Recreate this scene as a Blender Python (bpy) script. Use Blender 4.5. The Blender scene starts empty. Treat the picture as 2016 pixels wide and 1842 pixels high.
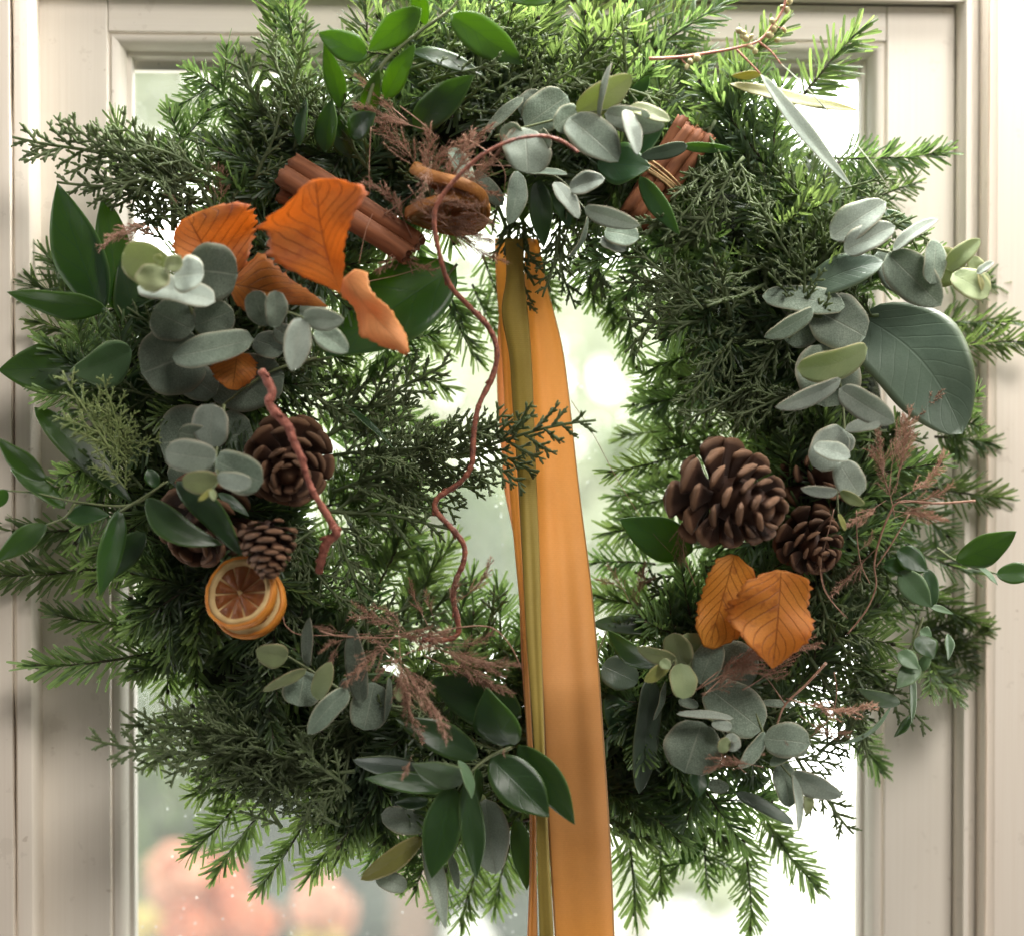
import bpy, math, random
from mathutils import Vector, Matrix
random.seed(7)
R = math.radians
scene = bpy.context.scene
COL = scene.collection

# ------------------------------------------------------------------ camera
PW, PH = 2016.0, 1842.0            # working grid of the photograph
DIST, PX = 1.30, 0.0004            # camera distance, metres per grid unit at the door face
FP = DIST / PX
cam_d = bpy.data.cameras.new("camera"); cam = bpy.data.objects.new("camera", cam_d); COL.objects.link(cam)
cam.location = Vector((-math.sin(R(3.0)), -math.cos(R(3.0)) * math.cos(R(0.9)), math.sin(R(0.9)))) * DIST
cam.rotation_mode = 'QUATERNION'
cam.rotation_quaternion = (-cam.location).to_track_quat('-Z', 'Y')
cam_d.sensor_width = 36.0; cam_d.lens = 36.0 * FP / PW
cam_d.clip_start = 0.05; cam_d.clip_end = 100
cam_d.dof.use_dof = True; cam_d.dof.focus_distance = DIST - 0.085; cam_d.dof.aperture_fstop = 2.0
scene.camera = cam
CM = cam.rotation_quaternion.to_matrix(); CL = cam.location.copy()

# ------------------------------------------------------------------ light
world = bpy.data.worlds.new("World"); scene.world = world; world.use_nodes = True
bg = world.node_tree.nodes["Background"]; bg.inputs[0].default_value = (1.0, 0.93, 0.85, 1); bg.inputs[1].default_value = 0.175
SKY_STRENGTH = 6.0
def area(name, loc, target, sx, sy, power, col):
    ld = bpy.data.lights.new(name, 'AREA'); ld.shape = 'RECTANGLE'; ld.size = sx; ld.size_y = sy; ld.energy = power; ld.color = col
    o = bpy.data.objects.new(name, ld); COL.objects.link(o); o.location = loc
    o.rotation_mode = 'QUATERNION'; o.rotation_quaternion = (Vector(target) - Vector(loc)).to_track_quat('-Z', 'Y')
    return o
area("room_light", (1.0, -1.75, 1.75), (0, 0, 0), 0.9, 0.9, 50, (1.0, 0.95, 0.88))
area("fanlight", (0.22, 0.03, 0.90), (0.1, -0.16, 0.0), 1.0, 0.30, 46.0, (1.0, 0.98, 0.93))
vs = scene.view_settings; vs.view_transform = 'Standard'; vs.look = 'None'; vs.exposure = 0.24; vs.gamma = 1.0
cy = scene.cycles
cy.max_bounces = 8; cy.diffuse_bounces = 3; cy.glossy_bounces = 3; cy.transmission_bounces = 5; cy.transparent_max_bounces = 12
cy.sample_clamp_indirect = 6.0; cy.use_denoising = True; cy.caustics_reflective = False; cy.caustics_refractive = False

# ------------------------------------------------------------------ helpers
TILES = {'Z': (0, 0, 1), 'K': (201.6, 322.6, .32), 'M': (282.2, 766.1, .2845), 'N': (927.4, 483.8, .2188), 'O': (241.9, 1370.9, .4)}
for i, k in enumerate('ABCDEFGHI'):
    TILES[k] = ((0, 669.3, 1338.6)[i % 3], (0, 612.9, 1220.9)[i // 3], .3372)
def T(t, x, y):
    ox, oy, s = TILES[t]; return ox + x * s, oy + y * s
def P(px, py, d):
    """point of the scene seen at grid (px, py) that lies d metres in front of the door face"""
    v = CM @ Vector(((px - PW / 2) / FP, (PH / 2 - py) / FP, -1.0))
    return CL + v * ((-d - CL.y) / v.y)
def PT(t, x, y, d):
    return P(*T(t, x, y), d)
def lerp(a, b, t): return a + (b - a) * t
def interp(tab, t):
    for (a, x), (b, y) in zip(tab, tab[1:]):
        if t <= b: return x + (y - x) * (t - a) / max(b - a, 1e-9)
    return tab[-1][1]

class MB:
    def __init__(s): s.v = []; s.f = []; s.uv = []; s.m = []
    def add(s, v, f, uv=None, mi=0):
        n = len(s.v); s.v += v; s.f += [tuple(i + n for i in q) for q in f]; s.uv += uv if uv else [(0, 0)] * len(v); s.m += [mi] * len(f)
    def mesh(s, name, mats, origin=Vector((0, 0, 0)), smooth=True):
        me = bpy.data.meshes.new(name)
        me.from_pydata([tuple(Vector(p) - origin) for p in s.v], [], s.f); me.update()
        uvl = me.uv_layers.new(name="UVMap")
        li = [0] * len(me.loops); me.loops.foreach_get("vertex_index", li)
        flat = []
        for i in li: flat += s.uv[i]
        uvl.data.foreach_set("uv", flat)
        if smooth: me.polygons.foreach_set("use_smooth", [True] * len(me.polygons))
        for m in (mats if isinstance(mats, (list, tuple)) else [mats]): me.materials.append(m)
        if any(s.m): me.polygons.foreach_set("material_index", s.m)
        return me
def absloc(o):
    l = Vector((0, 0, 0))
    while o: l = l + o.location; o = o.parent
    return l
def link(name, data, parent=None, loc=None):
    o = bpy.data.objects.new(name, data); COL.objects.link(o)
    if parent: o.parent = parent
    if loc is not None: o.location = Vector(loc) - (absloc(parent) if parent else Vector((0, 0, 0)))
    return o
def emit(mb, name, mat, parent=None, origin=(0, 0, 0), smooth=True):
    origin = Vector(origin)
    return link(name, mb.mesh(name, mat, origin, smooth), parent, origin)
def tag(o, label, cat=None, group=None, kind=None):
    if label: o["label"] = label
    if cat: o["category"] = cat
    if group: o["group"] = group
    if kind: o["kind"] = kind
    return o

def catmull(pts, n):
    pts = [Vector(p) for p in pts]
    if len(pts) == 2: return [pts[0].lerp(pts[1], i / n) for i in range(n + 1)]
    q = [pts[0] * 2 - pts[1]] + pts + [pts[-1] * 2 - pts[-2]]
    out = []
    for i in range(1, len(q) - 2):
        a, b, c, d = q[i - 1:i + 3]
        for k in range(n):
            t = k / n
            out.append(.5 * ((2 * b) + (c - a) * t + (2 * a - 5 * b + 4 * c - d) * t * t + (3 * b - a - 3 * c + d) * t ** 3))
    out.append(pts[-1]); return out
def tube(mb, pts, rad, sides=6, cap=True, mi=0, uvs=1.0):
    """rad: float or function of t"""
    n = len(pts); rf = rad if callable(rad) else (lambda t: rad)
    v = []; uv = []; f = []
    tan = [(pts[min(i + 1, n - 1)] - pts[max(i - 1, 0)]).normalized() for i in range(n)]
    ref = Vector((0, 0, 1)) if abs(tan[0].z) < .8 else Vector((1, 0, 0))
    nrm = (ref - tan[0] * ref.dot(tan[0])).normalized(); acc = 0
    for i, p in enumerate(pts):
        if i: acc += (pts[i] - pts[i - 1]).length
        nrm = nrm - tan[i] * nrm.dot(tan[i])
        nrm = nrm.normalized() if nrm.length > 1e-6 else tan[i].orthogonal().normalized()
        b = tan[i].cross(nrm); r = rf(i / (n - 1))
        for k in range(sides):
            a = 2 * math.pi * k / sides
            v.append(p + (nrm * math.cos(a) + b * math.sin(a)) * r); uv.append((acc * uvs, k / sides))
    for i in range(n - 1):
        for k in range(sides):
            k2 = (k + 1) % sides
            f.append((i * sides + k, i * sides + k2, (i + 1) * sides + k2, (i + 1) * sides + k))
    if cap:
        f.append(tuple(range(sides - 1, -1, -1))); f.append(tuple((n - 1) * sides + k for k in range(sides)))
    mb.add(v, f, uv, mi)
def ellipsoid(mb, c, ax, r, l, nu=6, nv=8, mi=0):
    ax = Vector(ax).normalized(); a = ax.orthogonal().normalized(); b = ax.cross(a)
    v = []; uv = []; f = []
    for i in range(nu + 1):
        t = math.pi * i / nu
        for k in range(nv):
            p = 2 * math.pi * k / nv
            v.append(Vector(c) - ax * math.cos(t) * l + (a * math.cos(p) + b * math.sin(p)) * math.sin(t) * r); uv.append((i / nu, k / nv))
    for i in range(nu):
        for k in range(nv):
            k2 = (k + 1) % nv
            f.append((i * nv + k, i * nv + k2, (i + 1) * nv + k2, (i + 1) * nv + k))
    mb.add(v, f, uv, mi)
def box(mb, lo, hi, bev=0.0):
    (x0, y0, z0), (x1, y1, z1) = lo, hi
    v = [Vector((x, y, z)) for x in (x0, x1) for y in (y0, y1) for z in (z0, z1)]
    mb.add(v, [(0, 1, 3, 2), (4, 6, 7, 5), (0, 4, 5, 1), (2, 3, 7, 6), (0, 2, 6, 4), (1, 5, 7, 3)])

# ------------------------------------------------------------------ materials
def newmat(name):
    m = bpy.data.materials.new(name); m.use_nodes = True
    nt = m.node_tree; nt.nodes.clear()
    return m, nt, lambda t, **k: mk(nt, t, **k)
def mk(nt, t, **k):
    n = nt.nodes.new(t)
    for a, b in k.items(): setattr(n, a, b)
    return n
def ramp(nt, fac, stops):
    n = mk(nt, 'ShaderNodeValToRGB'); e = n.color_ramp.elements
    while len(e) < len(stops): e.new(.5)
    for i, (p, c) in enumerate(stops): e[i].position = p; e[i].color = (*c, 1)
    nt.links.new(fac, n.inputs[0]); return n.outputs[0]
def math_(nt, op, a, b=None, c=None):
    n = mk(nt, 'ShaderNodeMath', operation=op)
    for i, x in enumerate((a, b, c)):
        if x is None: continue
        if isinstance(x, (int, float)): n.inputs[i].default_value = x
        else: nt.links.new(x, n.inputs[i])
    return n.outputs[0]
def mixc(nt, fac, a, b, blend='MIX'):
    n = mk(nt, 'ShaderNodeMix', data_type='RGBA', blend_type=blend)
    for i, x in ((0, fac), (6, a), (7, b)):
        if isinstance(x, (int, float)): n.inputs[i].default_value = x
        elif isinstance(x, tuple): n.inputs[i].default_value = (*x, 1)
        else: nt.links.new(x, n.inputs[i])
    return n.outputs[2]
def noise(nt, scale, detail=3, vec=None, rough=.5):
    n = mk(nt, 'ShaderNodeTexNoise'); n.inputs['Scale'].default_value = scale; n.inputs['Detail'].default_value = detail; n.inputs['Roughness'].default_value = rough
    if vec is not None: nt.links.new(vec, n.inputs['Vector'])
    return n.outputs['Fac']
def finish(nt, base, rough, trans_col=None, trans=0.0, bump=None, bstr=.3, bdist=.0005, spec=.5, sheen=0, coat=0):
    p = mk(nt, 'ShaderNodeBsdfPrincipled'); out = mk(nt, 'ShaderNodeOutputMaterial')
    if isinstance(base, tuple): p.inputs['Base Color'].default_value = (*base, 1)
    else: nt.links.new(base, p.inputs['Base Color'])
    if isinstance(rough, (int, float)): p.inputs['Roughness'].default_value = rough
    else: nt.links.new(rough, p.inputs['Roughness'])
    p.inputs['Specular IOR Level'].default_value = spec
    p.inputs['Sheen Weight'].default_value = sheen
    p.inputs['Coat Weight'].default_value = coat; p.inputs['Coat Roughness'].default_value = .25
    bn = None
    if bump is not None:
        b = mk(nt, 'ShaderNodeBump'); b.inputs['Strength'].default_value = bstr; b.inputs['Distance'].default_value = bdist
        nt.links.new(bump, b.inputs['Height']); bn = b.outputs[0]; nt.links.new(bn, p.inputs['Normal'])
    if trans:
        t = mk(nt, 'ShaderNodeBsdfTranslucent'); mx = mk(nt, 'ShaderNodeMixShader'); mx.inputs[0].default_value = trans
        if isinstance(trans_col, tuple): t.inputs[0].default_value = (*trans_col, 1)
        else: nt.links.new(trans_col, t.inputs[0])
        nt.links.new(p.outputs[0], mx.inputs[1]); nt.links.new(t.outputs[0], mx.inputs[2]); nt.links.new(mx.outputs[0], out.inputs[0])
    else: nt.links.new(p.outputs[0], out.inputs[0])
    return p
def hsv(nt, col, h=.5, s=1.0, v=1.0):
    n = mk(nt, 'ShaderNodeHueSaturation')
    nt.links.new(col, n.inputs['Color'])
    for k, x in (('Hue', h), ('Saturation', s), ('Value', v)):
        if isinstance(x, (int, float)): n.inputs[k].default_value = x
        else: nt.links.new(x, n.inputs[k])
    return n.outputs[0]
def leaf_coords(nt):
    uv = mk(nt, 'ShaderNodeUVMap'); sep = mk(nt, 'ShaderNodeSeparateXYZ'); nt.links.new(uv.outputs[0], sep.inputs[0])
    u = sep.outputs[0]; v = math_(nt, 'ABSOLUTE', math_(nt, 'MULTIPLY', math_(nt, 'SUBTRACT', sep.outputs[1], .5), 2.0))
    return u, v
def rnd(nt): return mk(nt, 'ShaderNodeObjectInfo').outputs['Random']
def objco(nt): return mk(nt, 'ShaderNodeTexCoord').outputs['Object']

def leaf_mat(name, cols, tcol, trans, rough, vein_n, vein_k, vein_col, vein_amt, edge_col=None, spots=None, spec=.5, mott=28, huev=.03, valv=.5, bstr=.35, midw=.035, coat=0, netamt=.12, lamt=.6, spthr=.66):
    m, nt, N = newmat(name)
    u, v = leaf_coords(nt); co = objco(nt); r = rnd(nt)
    vec = mk(nt, 'ShaderNodeVectorMath', operation='ADD'); nt.links.new(co, vec.inputs[0])
    sc = mk(nt, 'ShaderNodeCombineXYZ'); nt.links.new(math_(nt, 'MULTIPLY', r, 37.0), sc.inputs[0]); nt.links.new(sc.outputs[0], vec.inputs[1]); co = vec.outputs[0]
    nz = noise(nt, mott, 4, co); nf = noise(nt, 420, 2, co)
    base = ramp(nt, nz, [(.3, cols[0]), (.7, cols[1])])
    fine = noise(nt, 900, 3, co, .7); vo = mk(nt, 'ShaderNodeTexVoronoi', feature='DISTANCE_TO_EDGE'); vo.inputs['Scale'].default_value = 520; nt.links.new(co, vo.inputs['Vector'])
    net = math_(nt, 'MULTIPLY', math_(nt, 'LESS_THAN', vo.outputs['Distance'], .10), netamt)
    base = mixc(nt, math_(nt, 'ADD', net, math_(nt, 'MULTIPLY', math_(nt, 'GREATER_THAN', fine, .55), netamt * .7)), base, tuple(c * .5 for c in cols[0]))
    wob = math_(nt, 'MULTIPLY', math_(nt, 'SUBTRACT', noise(nt, 60, 2, co), .5), .35)
    ph = math_(nt, 'FRACT', math_(nt, 'ADD', math_(nt, 'SUBTRACT', math_(nt, 'MULTIPLY', u, vein_n), math_(nt, 'MULTIPLY', v, vein_k)), wob))
    line = math_(nt, 'SUBTRACT', 1.0, math_(nt, 'MINIMUM', 1.0, math_(nt, 'MULTIPLY', math_(nt, 'ABSOLUTE', math_(nt, 'SUBTRACT', ph, .5)), 12.0)))
    mid = math_(nt, 'SUBTRACT', 1.0, math_(nt, 'MINIMUM', 1.0, math_(nt, 'DIVIDE', v, midw)))
    vein = math_(nt, 'MAXIMUM', math_(nt, 'MULTIPLY', line, lamt), mid)
    base = mixc(nt, math_(nt, 'MULTIPLY', vein, vein_amt), base, vein_col)
    if edge_col:
        e = math_(nt, 'POWER', v, 15.0)
        base = mixc(nt, math_(nt, 'MULTIPLY', e, .85), base, edge_col)
    if spots:
        sp = math_(nt, 'MINIMUM', 1.0, math_(nt, 'MAXIMUM', 0.0, math_(nt, 'MULTIPLY', math_(nt, 'SUBTRACT', noise(nt, 95, 3, co, .65), spthr), 12.0)))
        base = mixc(nt, math_(nt, 'MULTIPLY', sp, .6), base, spots)
    hh = math_(nt, 'ADD', .5 - huev / 2, math_(nt, 'MULTIPLY', r, huev)); vv = math_(nt, 'ADD', 1 - valv / 2, math_(nt, 'MULTIPLY', r, valv))
    base = hsv(nt, base, hh, 1.0, vv)
    tr = mixc(nt, math_(nt, 'MULTIPLY', vein, .6), tcol, tuple(c * .45 for c in tcol))
    bump = math_(nt, 'ADD', math_(nt, 'MULTIPLY', vein, -.7), math_(nt, 'ADD', math_(nt, 'MULTIPLY', nf, .35), math_(nt, 'MULTIPLY', nz, .8)))
    rg = math_(nt, 'ADD', rough - .08, math_(nt, 'MULTIPLY', nz, .16))
    finish(nt, base, rg, tr, trans, bump, bstr, .0006, spec, coat=coat)
    return m
M = {}
M['ruscus'] = leaf_mat('ruscus_leaf', [(.011, .034, .012), (.021, .056, .018)], (.34, .55, .045), .30, .36, 5, 1.5, (.05, .12, .05), .45, (.10, .17, .05), spec=.5, bstr=.25)
M['sage'] = leaf_mat('sage_leaf', [(.10, .17, .09), (.15, .23, .13)], (.24, .42, .10), .28, .42, 5, 1.5, (.20, .28, .16), .4, (.25, .32, .16), spec=.45, bstr=.25)
M['magnolia'] = leaf_mat('broad_leaf', [(.070, .108, .076), (.105, .150, .105)], (.15, .25, .06), .15, .40, 9, 2.5, (.10, .14, .09), .4, (.16, .2, .1), spec=.5)
M['euc'] = leaf_mat('eucalyptus_leaf', [(.150, .200, .150), (.285, .345, .270)], (.30, .38, .24), .25, .62, 9, 2.2, (.40, .43, .34), .55, (.46, .42, .30), spots=(.13, .14, .11), spec=.3, mott=45, valv=.6, bstr=.6, netamt=.45, midw=.05, lamt=.35)
M['eucy'] = leaf_mat('young_eucalyptus_leaf', [(.20, .25, .13), (.30, .34, .18)], (.45, .52, .18), .32, .55, 8, 2.2, (.38, .40, .22), .4, (.42, .33, .20), spec=.3, mott=45, bstr=.4)
M['eucw'] = leaf_mat('silver_eucalyptus_leaf', [(.34, .40, .345), (.48, .54, .465)], (.45, .52, .42), .30, .6, 9, 2.2, (.56, .58, .48), .55, (.58, .50, .36), spec=.3, mott=45, valv=.35, bstr=.6, netamt=.34, midw=.05, lamt=.35)
M['olive'] = leaf_mat('olive_leaf', [(.22, .24, .07), (.32, .31, .09)], (.5, .48, .1), .3, .5, 8, 2.0, (.42, .40, .18), .5, (.4, .32, .15), spots=(.45, .27, .03), spec=.35)
M['beech'] = leaf_mat('beech_leaf', [(.40, .130, .022), (.60, .280, .060)], (.92, .40, .07), .45, .55, 8.5, 3.4, (.13, .030, .010), 1.0, (.22, .065, .018), spots=(.20, .055, .015), spec=.35, mott=38, huev=.02, valv=.25, bstr=.9, netamt=.25, lamt=.95, spthr=.56, midw=.03)
M['beech_gold'] = leaf_mat('golden_beech_leaf', [(.50, .20, .025), (.64, .30, .045)], (.95, .45, .05), .42, .55, 7.5, 3.0, (.22, .065, .015), .9, (.24, .085, .02), spots=(.24, .075, .015), spec=.35, mott=34, huev=.02, valv=.2, bstr=.9, netamt=.25, lamt=.95, spthr=.56, midw=.03)
M['beech_pale'] = leaf_mat('pale_beech_leaf', [(.60, .24, .10), (.70, .30, .14)], (.9, .32, .08), .38, .55, 8.5, 3.4, (.40, .12, .04), .6, (.5, .2, .06), spec=.3, mott=24, valv=.2, bstr=.6)

def fir_mat():
    m, nt, N = newmat('fir_needle')
    u, v = leaf_coords(nt); r = rnd(nt); co = objco(nt)
    nz = noise(nt, 160, 2, co)
    base = ramp(nt, nz, [(.3, (.014, .029, .014)), (.72, (.042, .068, .032))])
    tip = math_(nt, 'MULTIPLY', math_(nt, 'POWER', u, 6.0), .25)
    base = mixc(nt, tip, base, (.11, .17, .06))
    stripe = math_(nt, 'MULTIPLY', math_(nt, 'GREATER_THAN', math_(nt, 'SINE', math_(nt, 'MULTIPLY', v, 6.5)), .72), .30)
    base = mixc(nt, stripe, base, (.17, .25, .19))
    base = hsv(nt, base, math_(nt, 'ADD', .485, math_(nt, 'MULTIPLY', r, .03)), .92, math_(nt, 'ADD', .75, math_(nt, 'MULTIPLY', r, .6)))
    tr = hsv(nt, mixc(nt, nz, (.24, .42, .10), (.38, .52, .14)), math_(nt, 'ADD', .49, math_(nt, 'MULTIPLY', r, .02)), 1.0, 1.0)
    finish(nt, base, .42, tr, .39, spec=.42)
    return m
M['needle'] = fir_mat()
def simple(name, c0, c1, scale, rough, bscale=None, bstr=.4, bdist=.001, trans=0, tcol=(0, 0, 0), spec=.4, vv=0, sheen=0):
    m, nt, N = newmat(name); co = objco(nt)
    base = ramp(nt, noise(nt, scale, 4, co), [(.32, c0), (.68, c1)])
    if vv:
        r = rnd(nt); base = hsv(nt, base, .5, 1.0, math_(nt, 'ADD', 1 - vv / 2, math_(nt, 'MULTIPLY', r, vv)))
    b = noise(nt, bscale or scale * 4, 3, co)
    finish(nt, base, rough, tcol, trans, b, bstr, bdist, spec, sheen=sheen)
    return m
M['fir_stem'] = simple('fir_bark', (.035, .030, .018), (.075, .065, .035), 300, .7)
M['juniper'] = simple('juniper_scale', (.072, .100, .046), (.150, .180, .095), 260, .62, 900, .6, .0006, .30, (.38, .50, .16), .3, .5)
M['thuja'] = simple('thuja_scale', (.16, .22, .07), (.28, .33, .13), 260, .6, 900, .6, .0006, .2, (.3, .4, .1), .3, .3)
M['green_stem'] = simple('green_stem', (.10, .13, .055), (.17, .19, .09), 120, .5)
M['tan_stem'] = simple('tan_stem', (.20, .15, .07), (.30, .22, .11), 140, .6)
M['red_stem'] = simple('red_stem', (.36, .12, .09), (.50, .24, .16), 120, .5)
M['twig'] = simple('willow_bark', (.10, .028, .017), (.33, .105, .058), 190, .55, 700, .9, .0012, spec=.5)
M['twig_pink'] = simple('willow_bark_pink', (.16, .042, .028), (.42, .145, .098), 170, .6, 600, .9, .0014, spec=.4)
M['twig_end'] = simple('twig_wood', (.45, .32, .19), (.55, .42, .28), 200, .8)
M['fern'] = simple('dried_fern', (.26, .135, .085), (.44, .265, .185), 200, .6, trans=.2, tcol=(.5, .3, .2), vv=.3)
M['dark_backing'] = simple('dark_backing', (.010, .016, .008), (.040, .048, .020), 90, .95, 320, 1.0, .006)  # shadow tone for the ring behind the foliage
M['seed'] = simple('seed_bud', (.34, .33, .14), (.46, .40, .20), 160, .5)
M['raffia'] = simple('raffia', (.42, .27, .12), (.58, .40, .20), 260, .8)

def cone_mat():
    m, nt, N = newmat('cone_scale'); u, v = leaf_coords(nt); r = rnd(nt); co = objco(nt)
    nz = noise(nt, 170, 4, co)
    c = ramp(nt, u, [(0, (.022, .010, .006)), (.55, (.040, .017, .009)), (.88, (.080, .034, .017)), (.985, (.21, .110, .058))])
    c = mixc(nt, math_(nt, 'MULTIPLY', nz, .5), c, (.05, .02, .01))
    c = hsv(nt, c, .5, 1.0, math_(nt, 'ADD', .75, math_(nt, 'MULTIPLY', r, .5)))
    finish(nt, c, .6, bump=nz, bstr=.6, bdist=.001, spec=.35); return m
M['cone'] = cone_mat()
def cinn_mat():
    m, nt, N = newmat('cinnamon'); co = objco(nt)
    mp = mk(nt, 'ShaderNodeMapping'); mp.inputs['Scale'].default_value = (30, 300, 300); nt.links.new(co, mp.inputs[0])
    nz = noise(nt, 1.0, 5, mp.outputs[0]); n2 = noise(nt, 60, 3, co)
    c = ramp(nt, nz, [(.3, (.135, .045, .018)), (.7, (.28, .105, .045))]); c = mixc(nt, math_(nt, 'MULTIPLY', n2, .4), c, (.16, .06, .028))
    finish(nt, c, .7, bump=nz, bstr=.5, bdist=.0008, spec=.3); return m
M['cinnamon'] = cinn_mat()
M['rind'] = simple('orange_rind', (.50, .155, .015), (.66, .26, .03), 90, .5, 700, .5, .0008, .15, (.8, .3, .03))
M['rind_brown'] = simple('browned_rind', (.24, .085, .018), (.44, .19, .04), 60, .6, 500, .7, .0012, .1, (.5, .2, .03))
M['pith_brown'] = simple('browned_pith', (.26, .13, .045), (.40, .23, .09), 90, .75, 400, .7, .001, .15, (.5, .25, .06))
M['pith'] = simple('orange_pith', (.54, .36, .15), (.68, .50, .24), 120, .7, 500, .5, .0008, .2, (.8, .5, .15))
M['pulp'] = simple('orange_pulp', (.17, .055, .012), (.33, .120, .024), 220, .35, 500, .8, .0015, .35, (.75, .25, .03), spec=.5)

def ribbon_mat(name, c0, c1, tcol, trans):
    m, nt, N = newmat(name); co = objco(nt)
    uv = mk(nt, 'ShaderNodeUVMap'); sep = mk(nt, 'ShaderNodeSeparateXYZ'); nt.links.new(uv.outputs[0], sep.inputs[0])
    wy = math_(nt, 'SINE', math_(nt, 'MULTIPLY', sep.outputs[0], 4200.0)); wx = math_(nt, 'SINE', math_(nt, 'MULTIPLY', sep.outputs[1], 330.0))
    nz = noise(nt, 25, 3, co); nf = noise(nt, 600, 2, co)
    c = ramp(nt, math_(nt, 'ADD', math_(nt, 'MULTIPLY', nz, .6), math_(nt, 'MULTIPLY', nf, .4)), [(.35, c0), (.65, c1)])
    c = mixc(nt, math_(nt, 'MULTIPLY', math_(nt, 'ADD', wy, 1.0), .07), c, tuple(x * .55 for x in c0))
    e = math_(nt, 'GREATER_THAN', math_(nt, 'ABSOLUTE', math_(nt, 'SUBTRACT', sep.outputs[1], .5)), .47)
    c = mixc(nt, math_(nt, 'MULTIPLY', e, .55), c, tuple(x * .55 for x in c0))
    tr = mixc(nt, math_(nt, 'MULTIPLY', e, .8), tcol, tuple(x * .4 for x in tcol))
    h = math_(nt, 'ADD', math_(nt, 'MULTIPLY', math_(nt, 'MULTIPLY', wy, wx), .3), math_(nt, 'ADD', math_(nt, 'MULTIPLY', wy, .3), math_(nt, 'MULTIPLY', nf, .4)))
    finish(nt, c, .55, tr, trans, h, .25, .0003, .3, sheen=.15); return m
M['rib_orange'] = ribbon_mat('orange_ribbon', (.59, .295, .100), (.69, .370, .140), (.95, .60, .22), .43)
M['rib_olive'] = ribbon_mat('olive_ribbon', (.30, .22, .045), (.37, .275, .06), (.60, .48, .06), .25)
M['rib_peach'] = ribbon_mat('peach_ribbon', (.62, .36, .20), (.72, .45, .27), (.95, .55, .28), .38)

def paint(name, axis, c0, c1):
    m, nt, N = newmat(name); co = objco(nt)
    mp = mk(nt, 'ShaderNodeMapping'); s = [420, 420, 420]; s[axis] = 5.0; mp.inputs['Scale'].default_value = s; nt.links.new(co, mp.inputs[0])
    g = noise(nt, 1.0, 5, mp.outputs[0], .65); lo = noise(nt, 5, 3, co); sp = noise(nt, 75, 2, co)
    c = ramp(nt, math_(nt, 'ADD', math_(nt, 'MULTIPLY', g, .7), math_(nt, 'MULTIPLY', lo, .3)), [(.30, c0), (.66, c1)])
    streak = math_(nt, 'MULTIPLY', math_(nt, 'GREATER_THAN', g, .70), .08); c = mixc(nt, streak, c, tuple(x * .72 for x in c0))
    knot = math_(nt, 'MULTIPLY', math_(nt, 'GREATER_THAN', sp, .745), .30); c = mixc(nt, knot, c, (.30, .20, .12))
    sc2 = math_(nt, 'MULTIPLY', math_(nt, 'GREATER_THAN', noise(nt, 38, 4, co, .7), .635), .18); c = mixc(nt, sc2, c, (.50, .43, .35))
    finish(nt, c, .48, bump=math_(nt, 'ADD', math_(nt, 'SUBTRACT', g, sc2), math_(nt, 'MULTIPLY', lo, .6)), bstr=.30, bdist=.0005, spec=.4); return m
M['paint_v'] = paint('painted_wood_upright', 2, (.80, .73, .635), (.85, .79, .70))
M['paint_h'] = paint('painted_wood_level', 0, (.80, .735, .64), (.85, .795, .705))
M['frame_v'] = paint('frame_paint_upright', 2, (.80, .705, .60), (.85, .77, .67))
M['frame_h'] = paint('frame_paint_level', 0, (.70, .64, .56), (.78, .73, .66))
M['gap'] = simple('dark_gap', (.05, .035, .025), (.09, .065, .045), 90, .9)

# ------------------------------------------------------------------ setting: sky, ground, garden beyond the pane
m, nt, N = newmat('overcast_sky'); em = N('ShaderNodeEmission'); em.inputs[0].default_value = (1.0, .985, .95, 1); em.inputs[1].default_value = SKY_STRENGTH
nt.links.new(em.outputs[0], N('ShaderNodeOutputMaterial').inputs[0]); M['sky'] = m
sky = MB(); NR, NA = 10, 28; v = []; f = []
for i in range(NR + 1):
    t = math.pi / 2 * i / NR
    for k in range(NA):
        a = 2 * math.pi * k / NA
        v.append(Vector((9 * math.sin(t) * math.cos(a), .25 + 9 * math.cos(t), 9 * math.sin(t) * math.sin(a))))
for i in range(NR):
    for k in range(NA):
        k2 = (k + 1) % NA; f.append((i * NA + k, i * NA + k2, (i + 1) * NA + k2, (i + 1) * NA + k))
sky.add(v, f); tag(emit(sky, 'sky', M['sky']), None, None, None, 'structure')

M['lawn'] = simple('garden_ground', (.46, .47, .40), (.66, .65, .58), 2, .9)
gnd = MB(); v = []; f = []; n = 24
for i in range(n + 1):
    for j in range(n + 1):
        x = -4.5 + 9 * i / n; y = .3 + 6.0 * j / n
        v.append(Vector((x, y, -1.6 + .03 * math.sin(x * 2.3) * math.cos(y * 1.7))))
for i in range(n):
    for j in range(n): f.append((i * (n + 1) + j, (i + 1) * (n + 1) + j, (i + 1) * (n + 1) + j + 1, i * (n + 1) + j + 1))
gnd.add(v, f); tag(emit(gnd, 'ground', M['lawn']), None, None, None, 'structure')
GZ = -1.6

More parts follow.
